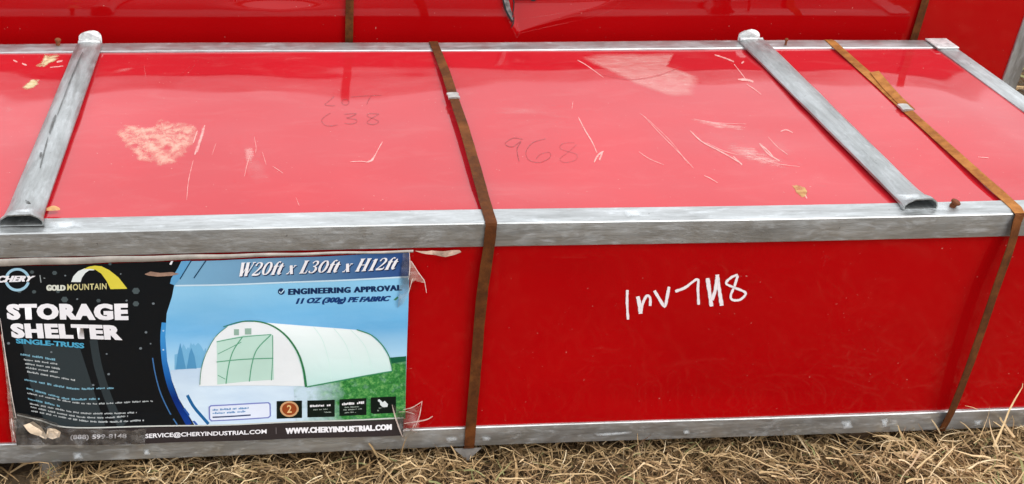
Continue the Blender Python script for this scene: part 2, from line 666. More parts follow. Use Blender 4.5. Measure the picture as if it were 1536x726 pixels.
def straw_mesh(name, N, xr, yr, zr, lr, wr, curl, pitch_sd, seed, height=None, tones=(0.05, 0.98), clump=False):
    g = np.random.default_rng(seed)
    seg = 6
    x = g.uniform(*xr, N)
    y = g.uniform(*yr, N)
    if clump:                                       # tufts with hollows between them, and bare spots at the props
        f = np.sin(x * 37 + 2 * np.sin(y * 29)) * np.sin(y * 43 + 2 * np.sin(x * 23)) + 0.7 * np.sin(x * 83 + y * 31) * np.sin(y * 97 - x * 20)
        keep = g.random(N) < np.clip(0.62 + 0.42 * f, 0.18, 1.0)
        keep &= ~((np.abs(x - 1.618) < 0.034) & (y > -0.030)) & ~((np.abs(x - 0.137) < 0.04) & (y > -0.045))
        x, y = x[keep], y[keep]
        N = len(x)
    hz = g.uniform(0, 1, N) ** 1.3
    hh = height(x, y) if height is not None else np.full(N, 0.0)
    z = zr[0] + (zr[1] + hh - zr[0]) * hz
    L = g.uniform(*lr, N) * (0.6 + 0.8 * g.random(N))
    W = g.uniform(*wr, N)
    az = g.uniform(0, 2 * math.pi, N)
    pi_ = np.clip(g.normal(0.12, pitch_sd, N), -1.2, 0.75 if lr[1] > 0.07 else 1.3)
    caz = g.normal(0, curl, N)
    cpi = -np.abs(g.normal(0, curl * 0.8, N))
    roll = g.uniform(0, math.pi, N)
    tone = np.clip(g.beta(2.0, 1.6, N) * (0.22 + 0.90 * hz), 0, 1) * (tones[1] - tones[0]) + tones[0]  # low blades coloured darker, painting in the shade deep in the straw
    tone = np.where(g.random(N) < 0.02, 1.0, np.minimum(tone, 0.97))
    P = np.stack([x, y, z], 1)
    V = np.zeros((N, seg + 1, 2, 3))
    a, pt = az.copy(), pi_.copy()
    for i in range(seg + 1):
        d = np.stack([np.cos(a) * np.cos(pt), np.sin(a) * np.cos(pt), np.sin(pt)], 1)
        s0 = np.stack([-np.sin(a), np.cos(a), np.zeros(N)], 1)
        s1 = np.cross(d, s0)
        side = s0 * np.cos(roll)[:, None] + s1 * np.sin(roll)[:, None]
        t = i / seg
        wd = (W * (1 - 0.75 * t ** 2) * 0.5)[:, None]
        V[:, i, 0] = P + side * wd
        V[:, i, 1] = P - side * wd
        P = P + d * (L / seg)[:, None]
        a = a + caz / seg + g.normal(0, 0.12, N) + (g.random(N) < 0.05) * g.normal(0, 0.9, N)
        pt = pt + cpi / seg + g.normal(0, 0.10, N)
        P[:, 2] = np.maximum(P[:, 2], GZ + 0.002)
    verts = V.reshape(-1, 3)
    idx = (np.arange(N) * (seg + 1) * 2)[:, None] + (np.arange(seg) * 2)[None]
    F = np.stack([idx, idx + 1, idx + 3, idx + 2], 2).reshape(-1, 4)
    keep = None
    me = bpy.data.meshes.new(name)
    me.vertices.add(len(verts))
    me.vertices.foreach_set('co', verts.astype(np.float32).ravel())
    me.loops.add(F.size)
    me.loops.foreach_set('vertex_index', F.astype(np.int32).ravel())
    me.polygons.add(len(F))
    me.polygons.foreach_set('loop_start', (np.arange(len(F)) * 4).astype(np.int32))
    me.update(calc_edges=True)
    at = me.attributes.new('tone', 'FLOAT', 'POINT')
    at.data.foreach_set('value', np.repeat(tone, (seg + 1) * 2).astype(np.float32))
    return me


def straw_height(x, y):
    h = 0.010 * np.sin(x * 7.1 + 1) + 0.008 * np.sin(x * 17 + y * 9) + 0.006 * np.sin(x * 31 + 2 + y * 21)
    h = h + 0.022 * np.exp(-((x - 1.72) / 0.22) ** 2) + 0.010 * np.exp(-((x - 0.35) / 0.15) ** 2)
    h = h - 0.03 * np.exp(-((x - 1.622) / 0.05) ** 2) * (y > -0.05) - 0.03 * np.exp(-((x - 0.135) / 0.05) ** 2) * (y > -0.03)
    return h * np.where(y < -0.015, 1.0, 0.35) - np.where(y > -0.01, 0.012, 0.0)


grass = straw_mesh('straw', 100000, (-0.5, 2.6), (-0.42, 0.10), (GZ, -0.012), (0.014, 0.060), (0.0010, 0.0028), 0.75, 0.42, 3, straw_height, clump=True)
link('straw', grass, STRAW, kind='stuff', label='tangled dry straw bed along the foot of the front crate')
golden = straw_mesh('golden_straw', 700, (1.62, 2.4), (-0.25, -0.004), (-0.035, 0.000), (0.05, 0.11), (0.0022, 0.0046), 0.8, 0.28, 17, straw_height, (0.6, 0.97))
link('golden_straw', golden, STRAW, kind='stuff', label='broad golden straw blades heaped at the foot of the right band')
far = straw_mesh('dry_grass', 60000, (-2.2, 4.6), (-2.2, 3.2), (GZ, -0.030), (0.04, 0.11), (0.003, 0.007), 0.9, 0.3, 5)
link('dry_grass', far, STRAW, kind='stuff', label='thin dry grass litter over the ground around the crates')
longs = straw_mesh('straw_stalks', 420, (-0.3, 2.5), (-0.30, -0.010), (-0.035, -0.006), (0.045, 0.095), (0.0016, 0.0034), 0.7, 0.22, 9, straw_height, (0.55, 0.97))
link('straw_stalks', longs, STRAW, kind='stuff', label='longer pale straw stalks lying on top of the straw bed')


# ------------------------------------------------------------------ the crates
def crate_frame(root, x0, x1, y0, y1, h, right_only=False):
    # long tubes
    for (ya, za) in ((y0, h - S), (y0, 0), (y1 - S, h - S), (y1 - S, 0)):
        tube_box('rail', (x0, ya, za), (x1, ya + S, za + S), GX, root)
    # end tubes, set between the long ones
    for xa in (x0 + 0.001, x1 - S - 0.001):
        for za in (h - S + 0.001, 0.001):
            tube_box('end_rail', (xa, y0 + S + 0.0005, za), (xa + S, y1 - S - 0.0005, za + S), GY, root)
    for xa in (x0 + 0.002, x1 - S - 0.002):
        for ya in (y0 + 0.002, y1 - S - 0.002):
            tube_box('corner_post', (xa, ya, S + 0.0005), (xa + S - 0.002, ya + S - 0.002, h - S - 0.0005), GZM, root)


front = thing('crate', 'low red sheet metal crate in front with storage shelter poster and white handwriting', 'crate')
crate_frame(front, X0, X1, 0, D, H)
# the end tube's joint is a lapped plate at the back corner
tube_box('corner_plate', (X1 - S - 0.006, D - S - 0.012, H + 0.0005), (X1 - 0.001, D - 0.002, H + 0.0032), SHINE, front, bev=0.0009)
grid_sheet('lid_sheet', lambda x, y: (x, y, top_z(x, y)), X0 + S * 0.5, X1 - S * 0.5, S * 0.5, D - S * 0.5, 220, 70, RED, front)
grid_sheet('front_sheet', lambda x, z: (x, front_y(x, z), z), X0 + S * 0.5, X1 - S * 0.5, S * 0.5, H - S * 0.5, 200, 40, RED2, front)
grid_sheet('back_sheet', lambda x, z: (x, D - 0.006, z), X1 - S * 0.5, X0 + S * 0.5, S * 0.5, H - S * 0.5, 20, 6, RED2, front)
for xe in (X0 + 0.006, X1 - 0.006):
    grid_sheet('end_sheet', lambda y, z: (xe, y, z), S * 0.5, D - S * 0.5, S * 0.5, H - S * 0.5, 12, 6, RED2, front)
grid_sheet('base_sheet', lambda x, y: (x, y, 0.012), X1 - S * 0.5, X0 + S * 0.5, S * 0.5, D - S * 0.5, 10, 4, GX, front)

# back crate, taller
back = thing('crate', 'taller red sheet metal crate standing close behind with a deep crease in its face', 'crate')
bx = lambda px, py: at_y(px, py, BY0)


def back_y(x, z):
    k = edge_pin(x, z, BX0 + S, BX1 - S, S, BH - S, 0.05)
    d = 0.003 * math.sin(x * 3.1) * math.sin(z * 6 + 1) + 0.0012 * math.sin(x * 7.7 + z * 5)
    # soft dent at the left
    d += 0.34 * max(0.0, z - 0.4925 - 0.05 * abs(x - 0.60)) * bump2(x, z, 0.60, 0.54, 0.10, 0.3) * ss(BH - S - 0.002, BH - S - 0.03, z)
    # sharp crease with a flat facet that leans back above it
    cl_ = CREASE
    t = (x - cl_[0]) / (cl_[2] - cl_[0])
    if -0.05 < t < 1.05:
        zl = cl_[1] + (cl_[3] - cl_[1]) * (t ** 0.8 if t > 0 else 0) + 0.012 * max(0, t - 0.7) ** 2 / 0.09
        xl = cl_[0] - (z - cl_[1]) * 0.45
        f = max(0.0, z - zl)
        e = ss(0, 0.006, x - xl) * ss(1.05, 0.93, t)
        d += 0.27 * (math.sqrt(f * f + 1e-6) if f > 0 else 0) * e * ss(BH - S - 0.002, BH - S - 0.03, z)
    return BY0 + 0.005 + d * k


cA, cB = bx(776, 53), bx(935, 2)
CREASE = (cA.x, cA.z, cB.x, cB.z)
for (ya, za) in ((BY0, BH - S), (BY0, 0), (BY0 + D - S, BH - S), (BY0 + D - S, 0)):
    tube_box('rail', (BX0, ya, za), (BX1, ya + S, za + S), GX, back)
for xa in (BX0 + 0.001, BX1 - S - 0.001):
    for za in (BH - S + 0.001, 0.001):
        tube_box('end_rail', (xa, BY0 + S + 0.0005, za), (xa + S, BY0 + D - S - 0.0005, za + S), GY, back)
for xa in (BX0 + 0.002, BX1 - S + 0.001):
    for ya in (BY0 + 0.002, BY0 + D - S):
        tube_box('corner_post', (xa, ya, S + 0.0005), (xa + S - 0.002, ya + S - 0.002, BH - S - 0.0005), GZM, back)
grid_sheet('front_sheet', lambda x, z: (x, back_y(x, z), z), BX0 + S * 0.5, BX1 - S * 0.5, S * 0.5, BH - S * 0.5, 560, 130, RED3, back)
grid_sheet('lid_sheet', lambda x, y: (x, y, BH - 0.006 - 0.004 * math.sin(x * 4) * edge_pin(x, y, BX0, BX1, BY0, BY0 + D)), BX0 + S * 0.5, BX1 - S * 0.5, BY0 + S * 0.5, BY0 + D - S * 0.5, 40, 12, RED, back)
for xe in (BX0 + 0.006, BX1 - 0.006):
    grid_sheet('end_sheet', lambda y, z: (xe, y, z), BY0 + S * 0.5, BY0 + D - S * 0.5, S * 0.5, BH - S * 0.5, 8, 6, RED2, back)
grid_sheet('back_sheet', lambda x, z: (x, BY0 + D - 0.006, z), BX1 - S * 0.5, BX0 + S * 0.5, S * 0.5, BH - S * 0.5, 8, 6, RED2, back)

# bands of the back crate
for xa, wd, xb in ((bx(524, 30).x, 0.0165, bx(523, 60).x), (bx(1386, 5).x, 0.017, bx(1374, 50).x)):
    dx = 0
    pts = [Vector((xa, BY0 + 0.02, -0.003)), Vector((xa, BY0 - 0.002, -0.003)), Vector((xa, BY0 - 0.002, 0.2)), Vector((xa, BY0 - 0.0015, BH + 0.001)),
           Vector((xa, BY0 + 0.01, BH + 0.0012)), Vector((xa, BY0 + D - 0.01, BH + 0.0012)), Vector((xa, BY0 + D + 0.002, BH - 0.002)), Vector((xa, BY0 + D + 0.002, 0.0))]
    strap_mesh('strap', pts, wd, 0.0009, RUST, back)


# ------------------------------------------------------------------ crossbars of the front crate
def crossbar(pl, pr, bl, br, seed):
    """pressed D-section tube; pl/pr = left and right front points, bl/br back points (photo px at lid height)"""
    random.seed(seed)
    zt = H + 0.0015
    A, B_ = at_z(*pl, zt), at_z(*pr, zt)
    c, d = at_z(*bl, zt), at_z(*br, zt)
    yf, yb = 0.016, D - 0.012
    def xat(y, P, Q):
        return P.x + (Q.x - P.x) * (y - P.y) / (Q.y - P.y)
    prof = [(-1, 0), (-1, 0.30), (-0.86, 0.55), (-0.52, 0.92), (0, 1.0), (0.52, 0.95), (0.86, 0.62), (1, 0.30), (1, 0)]
    ys = [yf, yf + 0.006, yf + 0.02, yf + 0.05] + [yf + 0.05 + (yb - yf - 0.05) * i / 14 for i in range(1, 15)]
    bm = bmesh.new()
    rows_o, rows_i = [], []
    for k, y in enumerate(ys):
        xl, xr = xat(y, A, c), xat(y, B_, d)
        cx_, hw = (xl + xr) / 2, (xr - xl) / 2
        fl = 1.0 + 0.20 * ss(yf + 0.03, yf, y)
        ht = 0.0125 + 0.0095 * ss(yf + 0.04, yf, y) - 0.004 * ss(yb - 0.06, yb, y)
        dent = [0.0006 * random.uniform(-1, 1) for _ in prof]
        o_, i_ = [], []
        for q, (u, v) in enumerate(prof):
            o_.append(bm.verts.new((cx_ + u * hw * fl, y + (0.004 * (1 - abs(u)) if k == 0 else 0) * -1, zt + v * ht + dent[q] * (0 < v))))
            i_.append(bm.verts.new((cx_ + u * (hw * fl - 0.0022), y + (0.004 * (1 - abs(u)) if k == 0 else 0) * -1, zt + 0.0016 + v * (ht - 0.0040))))
        rows_o.append(o_)
        rows_i.append(i_)
    n = len(prof)
    for k in range(len(ys) - 1):
        for q in range(n):
            r = (q + 1) % n
            bm.faces.new((rows_o[k][q], rows_o[k][r], rows_o[k + 1][r], rows_o[k + 1][q]))
            bm.faces.new((rows_i[k][r], rows_i[k][q], rows_i[k + 1][q], rows_i[k + 1][r]))
    for q in range(n):
        r = (q + 1) % n
        bm.faces.new((rows_o[0][r], rows_o[0][q], rows_i[0][q], rows_i[0][r]))
        bm.faces.new((rows_o[-1][q], rows_o[-1][r], rows_i[-1][r], rows_i[-1][q]))
    bmesh.ops.recalc_face_normals(bm, faces=bm.faces[:])
    o = from_bm('crossbar', bm, GBAR, front, smooth=True)
    o.data.set_sharp_from_angle(angle=math.radians(24))
    return o, (xat(yb, A, c) + xat(yb, B_, d)) / 2, yb, (xat(yb, B_, d) - xat(yb, A, c)) / 2


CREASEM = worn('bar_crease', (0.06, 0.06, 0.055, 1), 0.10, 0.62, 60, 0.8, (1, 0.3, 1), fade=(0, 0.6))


def end_tab(bar, cx, yb, hw, mat, hgt, lean, k=0.9):
    """the tube's back end, flattened and bent upward into a rounded tab"""
    bm = bmesh.new()
    outline = []
    for i in range(15):
        a = math.pi * i / 14
        outline.append((math.cos(a) * hw * k, hgt * (0.42 + 0.58 * math.sin(a) ** 0.8)))
    outline = [(hw * k, 0.0)] + outline + [(-hw * k, 0.0)]
    r1, r2 = [], []
    for u, v in outline:
        bend = lean * v + 0.0035 * math.sin(u * 120)
        r1.append(bm.verts.new((cx + u, yb + bend, H + 0.002 + v)))
        r2.append(bm.verts.new((cx + u * 0.96, yb + bend + 0.006, H + 0.002 + v * 0.97)))
    n = len(outline)
    bm.faces.new(r1)
    bm.faces.new(r2[::-1])
    for i in range(n):
        bm.faces.new((r1[i], r2[i], r2[(i + 1) % n], r1[(i + 1) % n]))
    bmesh.ops.recalc_face_normals(bm, faces=bm.faces[:])
    bmesh.ops.bevel(bm, geom=[e for e in bm.edges if e.is_manifold and e.calc_face_angle(0) > 0.9], offset=0.0012, segments=2, affect='EDGES')
    return from_bm('end_tab', bm, mat, bar)


b1, cx1, yb1, hw1 = crossbar((10, 322), (66, 322), (112, 76), (151, 76), 1)
end_tab(b1, cx1 + 0.001, yb1 + 0.003, hw1, SHINE, 0.026, 0.15)
b2, cx2, yb2, hw2 = crossbar((1332, 288), (1375, 288), (1119, 74), (1159, 74), 2)
end_tab(b2, cx2 - 0.006, yb2 + 0.003, hw2, SHINE, 0.024, 0.12, 0.82)


def at_bar(px, py, lift=0.0):
    return at_z(px, py, H + 0.0152 + lift)


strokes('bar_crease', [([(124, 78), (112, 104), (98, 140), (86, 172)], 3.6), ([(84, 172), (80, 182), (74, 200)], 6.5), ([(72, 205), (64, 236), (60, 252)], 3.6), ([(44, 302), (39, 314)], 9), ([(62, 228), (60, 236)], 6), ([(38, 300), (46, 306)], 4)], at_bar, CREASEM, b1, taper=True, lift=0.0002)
blotch('zinc_stain', [(1336, 291), (1378, 288), (1396, 298), (1352, 302)], lambda a_, b_, l_: at_bar(a_, b_, l_ + 0.0065), OXIDE, b2, jag=1, grow=1.2)
blotch('zinc_stain', [(12, 312), (58, 310), (60, 324), (14, 324)], lambda a_, b_, l_: at_bar(a_, b_, l_ + 0.0065), OXIDE, b1, jag=1)
# rolled lip across the tube where the tab starts
for bar, cx_, yb_, hw_ in ((b1, cx1, yb1, hw1), (b2, cx2 - 0.004, yb2, hw2)):
    bm = bmesh.new()
    bmesh.ops.create_cone(bm, cap_ends=True, segments=12, radius1=0.0038, radius2=0.0038, depth=hw_ * 1.7, matrix=Matrix.Translation((cx_, yb_ - 0.003, H + 0.0085)) @ Matrix.Rotation(math.pi / 2, 4, 'Y'))
    from_bm('rolled_lip', bm, SHINE, bar, smooth=True)

# ------------------------------------------------------------------ steel bands of the front crate
def band(front_px, top_px, wd, mat, sag, top_tilt, off=0.002, front_tilt=0.0, mat_front=None):
    fp = [at_y(x, y, -o) for x, y, o in front_px]
    tp = [at_z(x, y, H + o) for x, y, o in top_px]
    corner_x = (fp[0].x + tp[0].x) / 2
    pts = []
    last = fp[-1]
    pts += [Vector((last.x, 0.05, -0.004)), Vector((last.x, 0.004, -0.004)), Vector((last.x, -0.0022, -0.001))]
    tl = [0, 0, 0]
    for p in reversed(smooth_path(fp, 5)):
        if p.z < 0.004 or p.z > H - 0.004:
            continue
        pts.append(p)
        tl.append(front_tilt)
    pts += [Vector((corner_x, -0.0020, H - 0.002)), Vector((corner_x, -0.0008, H + 0.0012)), Vector((corner_x, 0.004, H + 0.0020))]
    tl += [front_tilt * 0.5, 0, top_tilt * 0.3]
    for p in smooth_path(tp, 5):
        if p.y < 0.008 or p.y > D - 0.008:
            continue
        pts.append(p)
        tl.append(top_tilt)
    e = tp[-1].x
    pts += [Vector((e, D - 0.004, H + 0.0014)), Vector((e, D + 0.0015, H - 0.001)), Vector((e, D + 0.003, H - 0.1)), Vector((e, D + 0.002, 0.002))]
    tl += [0, 0, 0, 0]
    return strap_mesh('strap', pts, wd, 0.0010, mat, front, tilt=tl), pts


s1, s1p = band([(737, 336, .0022), (733, 372, .004), (722, 450, .003), (713, 560, .003), (706, 640, .003), (704, 668, .0022)],
               [(733, 322, .002), (721, 280, .003), (700, 205, .003), (679, 142, .004), (668, 108, .003), (652, 68, .002)], 0.0178, RUST, 0, 0.0)
s2, s2p = band([(1528, 320, .0025), (1517, 366, .010), (1489, 446, .017), (1455, 545, .017), (1428, 615, .009), (1412, 645, .003)],
               [(1524, 312, .0022), (1441, 238, .003), (1358, 163.5, .003), (1302, 112, .003), (1247, 63, .0025)], 0.0165, RUST_LIT, 0, -0.18, front_tilt=0.20)
s2.data.materials.append(RUST)  # front run takes the darker rust; top's lit look is in its colour
for p in s2.data.polygons:
    if p.center.y < -0.0015:
        p.material_index = 1
# lapped tail of the second band and the steel seals
tail = [at_z(x, y, H + z) for x, y, z in ((1366, 166, .0045), (1348, 149, .0060), (1330, 130, .0065), (1312, 108, .0085))]
strap_mesh('strap_tail', tail, 0.0165, 0.001, RUST_LIT, front, tilt=[-0.25] * 4)


def seal(p, d, wd, ln, strap):
    d = d.normalized()
    side = (Vector((1, 0, 0)) - d * d.x).normalized()
    up = side.cross(d)
    if up.z < 0:
        up = -up
    bm = bmesh.new()
    prof = [(-wd / 2 - 0.001, -0.001), (-wd / 2 - 0.0012, 0.0028), (-wd / 2 + 0.002, 0.0038), (0, 0.0042), (wd / 2 - 0.002, 0.0038), (wd / 2 + 0.0012, 0.0028), (wd / 2 + 0.001, -0.001)]
    rows = []
    for t, k in ((-0.5, 1), (-0.2, 1), (-0.12, 0.9), (0.12, 0.9), (0.2, 1), (0.5, 1)):
        rows.append([bm.verts.new(p + d * ln * t + side * u * k + up * v) for u, v in prof])
    for i in range(len(rows) - 1):
        for j in range(len(prof)):
            r = (j + 1) % len(prof)
            bm.faces.new((rows[i][j], rows[i][r], rows[i + 1][r], rows[i + 1][j]))
    bm.faces.new(rows[0][::-1])
    bm.faces.new(rows[-1])
    bmesh.ops.recalc_face_normals(bm, faces=bm.faces[:])
    return from_bm('seal', bm, CLIP, strap)


pa, pb = at_z(683, 152, H + .004), at_z(677, 138, H + .004)
seal((pa + pb) / 2, pb - pa, 0.0195, 0.022, s1)
pa, pb = at_z(1367, 171, H + .004), at_z(1349, 154, H + .004)
seal((pa + pb) / 2, pb - pa, 0.0185, 0.024, s2)

# small bent corner plate under the first band
c0 = at_y(702, 671, -0.003)
bm = bmesh.new()
V = [bm.verts.new(v) for v in ((c0.x - 0.025, 0.000, -0.002), (c0.x + 0.025, 0.000, -0.002), (c0.x, -0.012, -0.020), (c0.x, 0.010, -0.0205), (c0.x, -0.013, -0.045), (c0.x + 0.002, -0.013, -0.045))]
bm.faces.new((V[0], V[2], V[3]))
bm.faces.new((V[1], V[3], V[2]))
bm.faces.new((V[0], V[1], V[2]))
bm.faces.new((V[2], V[4], V[5]))
from_bm('corner_plate', bm, plain('dull_steel_plate', (0.14, 0.125, 0.11, 1), 0.7, 0.2, vary=0.3, vscale=80), front)


# ------------------------------------------------------------------ screws in the tubes
def screw(p, tilt, ln, r, mat, parent):
    bm = bmesh.new()
    seg = 10
    prof = [(r * 0.8, -0.003)]
    n = int(ln / 0.0012)
    for i in range(n):
        prof.append((r * (1.0 if i % 2 else 0.78), i * 0.0012))
    prof += [(r * 1.35, ln), (r * 1.35, ln + 0.003), (r * 0.9, ln + 0.0045)]
    rows = []
    for rr, z in prof:
        rows.append([bm.verts.new((rr * math.cos(2 * math.pi * j / seg), rr * math.sin(2 * math.pi * j / seg), z)) for j in range(seg)])
    for i in range(len(rows) - 1):
        for j in range(seg):
            bm.faces.new((rows[i][j], rows[i][(j + 1) % seg], rows[i + 1][(j + 1) % seg], rows[i + 1][j]))
    bm.faces.new(rows[-1])
    M = Matrix.Translation(p) @ Euler(tilt).to_matrix().to_4x4()
    bmesh.ops.transform(bm, matrix=M, verts=bm.verts[:])
    return from_bm('screw', bm, mat, parent)


RUSTY = rust_material('rusty_screw', (0.30, 0.10, 0.04, 1), (0.10, 0.03, 0.012, 1), (0.24, 0.08, 0.03, 1))
screw(at_z(1428, 310, H), (0.1, 0.35, 0), 0.008, 0.0055, RUSTY, front)
screw(at_z(87, 68, H), (0.0, 0.1, 0), 0.010, 0.0045, RUSTY, front)
screw(at_z(1178, 68, H), (0.0, 0.0, 0), 0.011, 0.0026, RUSTY, front)

# feet under the crate and a dry leaf on it
bm = bmesh.new()
bmesh.ops.create_cone(bm, cap_ends=True, segments=20, radius1=0.019, radius2=0.019, depth=0.05, matrix=Matrix.Translation((at_y(74, 700, 0.02).x, 0.030, -0.026)))
bmesh.ops.bevel(bm, geom=bm.edges[:], offset=0.001, segments=1, affect='EDGES')
from_bm('foot', bm, CLIP, front)
fx = at_y(1288, 655, 0.05).x
tube_box('wooden_block', (fx - 0.034, 0.03, GZ), (fx + 0.026, 0.17, -0.0008), WOOD, None, bev=0.002)
o = bpy.data.objects['wooden_block']
o['label'] = 'small weathered wooden block propping up the front crate near the right band'
o['category'] = 'wood block'

lp = at_z(80, 316, H + 0.001)
bm = bmesh.new()
rows = []
for i in range(7):
    t = i / 6
    wv = 0.0058 * math.sin(math.pi * (0.1 + 0.85 * t))
    rows.append([bm.verts.new((lp.x - 0.010 + 0.02 * t, lp.y + s * wv, lp.z + 0.0015 + 0.006 * math.sin(math.pi * t) * (1 - 0.7 * abs(s)) + 0.002 * (s > 0))) for s in (-1, 0, 1)])
for i in range(6):
    for j in range(2):
        bm.faces.new((rows[i][j], rows[i][j + 1], rows[i + 1][j + 1], rows[i + 1][j]))
lf = from_bm('dry_leaf', bm, LEAFM, smooth=True)
lf['label'] = 'tiny curled orange brown leaf scrap beside the front end of the left crossbar'
lf['category'] = 'leaf'

# ------------------------------------------------------------------ marks on the lid
random.seed(21)
Z = lambda ox, oy, f, pts: [(ox + x / f, oy + y / f) for x, y in pts]
blotch('worn_patch', [(168, 200), (185, 185), (215, 190), (245, 178), (275, 182), (300, 190), (298, 215), (282, 232), (262, 248), (232, 252), (205, 240), (185, 222)], at_top, SCUFF, front, jag=3, grow=1.3)
strokes('scratch', [([(307, 188), (302, 205), (292, 232)], 7), ([(290, 240), (283, 270), (280, 300)], 1.4), ([(324, 215), (318, 232)], 1)], at_top, PALE, front)
blotch('dried_spill', [(50, 100), (62, 90), (66, 80), (92, 82), (90, 88), (74, 96), (64, 104)], at_top, CREAM, front, jag=1.5, grow=1.35)
blotch('dried_spill', [(28, 133), (40, 124), (50, 117), (62, 118), (60, 126), (48, 133), (38, 136)], at_top, CREAM, front, jag=1.5, grow=1.35)
strokes('scratch', [([(75, 101), (95, 99)], 3), ([(20, 90), (26, 93)], 4), ([(33, 95), (40, 98)], 4), ([(85, 93), (94, 91)], 5)], at_top, PALE, front)
blotch('cloudy_patch', [(0, 145), (20, 155), (32, 165), (20, 176), (0, 178)], at_top, HAZE, front)
blotch('cloudy_patch', [(150, 108), (180, 100), (215, 96), (222, 100), (190, 110), (160, 114)], at_top, HAZE, front)
strokes('scratch', [([(216, 97), (219, 118)], 2.2), ([(260, 120), (285, 100)], 1), ([(270, 125), (292, 98)], 1)], at_top, HAZE, front)
blotch('glue_patch', [(868, 84), (900, 79), (960, 79), (1013, 78), (1008, 90), (1002, 98), (1022, 105), (1048, 114), (1052, 124), (1046, 134), (1044, 145), (1010, 147), (985, 140), (950, 126), (930, 116), (905, 104), (885, 96)], at_top, FILMY, front, jag=1.2)
strokes('scratch', [([(866, 90), (880, 98), (905, 116)], 2), ([(1072, 82), (1090, 88), (1101, 93)], 4), ([(1101, 96), (1112, 110), (1118, 118)], 2), ([(1107, 119), (1122, 120), (1130, 123)], 6), ([(1120, 126), (1132, 134), (1142, 142)], 2), ([(1112, 95), (1116, 92)], 4)], at_top, PALE, front)
f2 = lambda pts: Z(720, 120, 2.793, pts)
strokes('scratch', [(f2([(412, 155), (440, 210), (470, 260), (490, 305)]), 3), (f2([(478, 345), (495, 315), (518, 298)]), 5), (f2([(500, 335), (512, 305)]), 5),
                    (f2([(690, 155), (760, 230), (830, 300), (895, 370)]), 1.5), (f2([(665, 300), (710, 330), (770, 355)]), 1.4),
                    (f2([(880, 212), (930, 258), (1000, 295), (1045, 320), (1098, 352)]), 3.4), (f2([(940, 400), (965, 412), (995, 430)]), 2.2),
                    (f2([(1170, 265), (1210, 300), (1229, 325)]), 3), (f2([(390, 90), (385, 120)]), 1.2)], at_top, PALE, front)
blotch('cloudy_patch', f2([(870, 195), (1000, 200), (1160, 260), (1290, 300), (1280, 400), (1150, 410), (1040, 360), (960, 300)]), at_top, HAZE, front)
blotch('cloudy_patch', f2([(1100, 180), (1290, 230), (1400, 330), (1330, 380), (1200, 300)]), at_top, HAZE, front)
blotch('cloudy_patch', f2([(-160, 90), (0, 80), (330, 110), (600, 150), (580, 190), (200, 170), (-100, 150)]), at_top, HAZE, front)
blotch('cloudy_patch', [(340, 205), (375, 195), (400, 205), (420, 250), (430, 300), (380, 310), (350, 270)], at_top, HAZE, front)
f3 = lambda pts: Z(1100, 160, 3.025, pts)
blotch('rust_stain', f3([(255, 350), (290, 345), (330, 362), (345, 385), (335, 415), (310, 420), (285, 395)]), at_top, RSTAIN, front, jag=1)
strokes('scratch', [(f3([(215, 112), (240, 105), (270, 118)]), 3), (f3([(120, 170), (160, 215), (210, 245)]), 3), (f3([(0, 225), (40, 265)]), 3), (f3([(1110, 228), (1160, 232)]), 1.5), (f3([(326, 400), (334, 418)]), 3)], at_top, PALE, front)
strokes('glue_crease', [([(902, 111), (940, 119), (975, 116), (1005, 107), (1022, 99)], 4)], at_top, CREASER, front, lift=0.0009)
blotch('abrasion', [(1030, 192), (1060, 190), (1120, 205), (1190, 235), (1240, 262), (1238, 280), (1180, 270), (1110, 252), (1060, 228)], at_top, ABRADE, front, jag=3)
blotch('abrasion', [(985, 168), (1010, 170), (1110, 186), (1180, 196), (1170, 206), (1090, 200), (1010, 184)], at_top, ABRADE, front, jag=2)
blotch('abrasion', [(355, 205), (385, 200), (392, 230), (380, 265), (362, 262)], at_top, ABRADE, front, jag=3)
strokes('scratch', [([(1152, 205), (1166, 220), (1182, 232)], 1.6), ([(1060, 214), (1085, 226), (1106, 232)], 1.2), ([(1120, 228), (1160, 244), (1200, 250)], 1.1), ([(1040, 178), (1075, 184), (1120, 186)], 1.0), ([(960, 170), (975, 182), (1008, 214), (1032, 246)], 1.0), ([(296, 196), (290, 214)], 3), ([(303, 205), (296, 228)], 3)], at_top, PALE, front)
f4 = lambda pts: Z(330, 120, 2.593, pts)
strokes('gouge', [(f4([(632, 240), (615, 270), (602, 295)]), 2.2), (f4([(604, 292), (590, 312), (570, 320)]), 5), (f4([(505, 318), (545, 316), (580, 320)]), 2)], at_top, PALE, front)
strokes('scratch', [(f4([(133, 220), (140, 260), (138, 285)]), 1.2), (f4([(118, 290), (105, 330), (95, 375)]), 1.4), (f4([(205, 335), (245, 362)]), 1.2), (f4([(295, 455), (308, 490)]), 1.2), (f4([(165, 280), (180, 330)]), 0.9)], at_top, PALE, front)
blotch('worn_patch', [(640, 84), (654, 82), (663, 100), (668, 118), (660, 114), (650, 98)], at_top, HAZE, front)
f5 = lambda pts: Z(330, 0, 3.572, pts)
circ = lambda cx_, cy_, r, n=9, k=1.0: [(cx_ + r * math.cos(2 * math.pi * i / n), cy_ + k * r * math.sin(2 * math.pi * i / n)) for i in range(n + 1)]
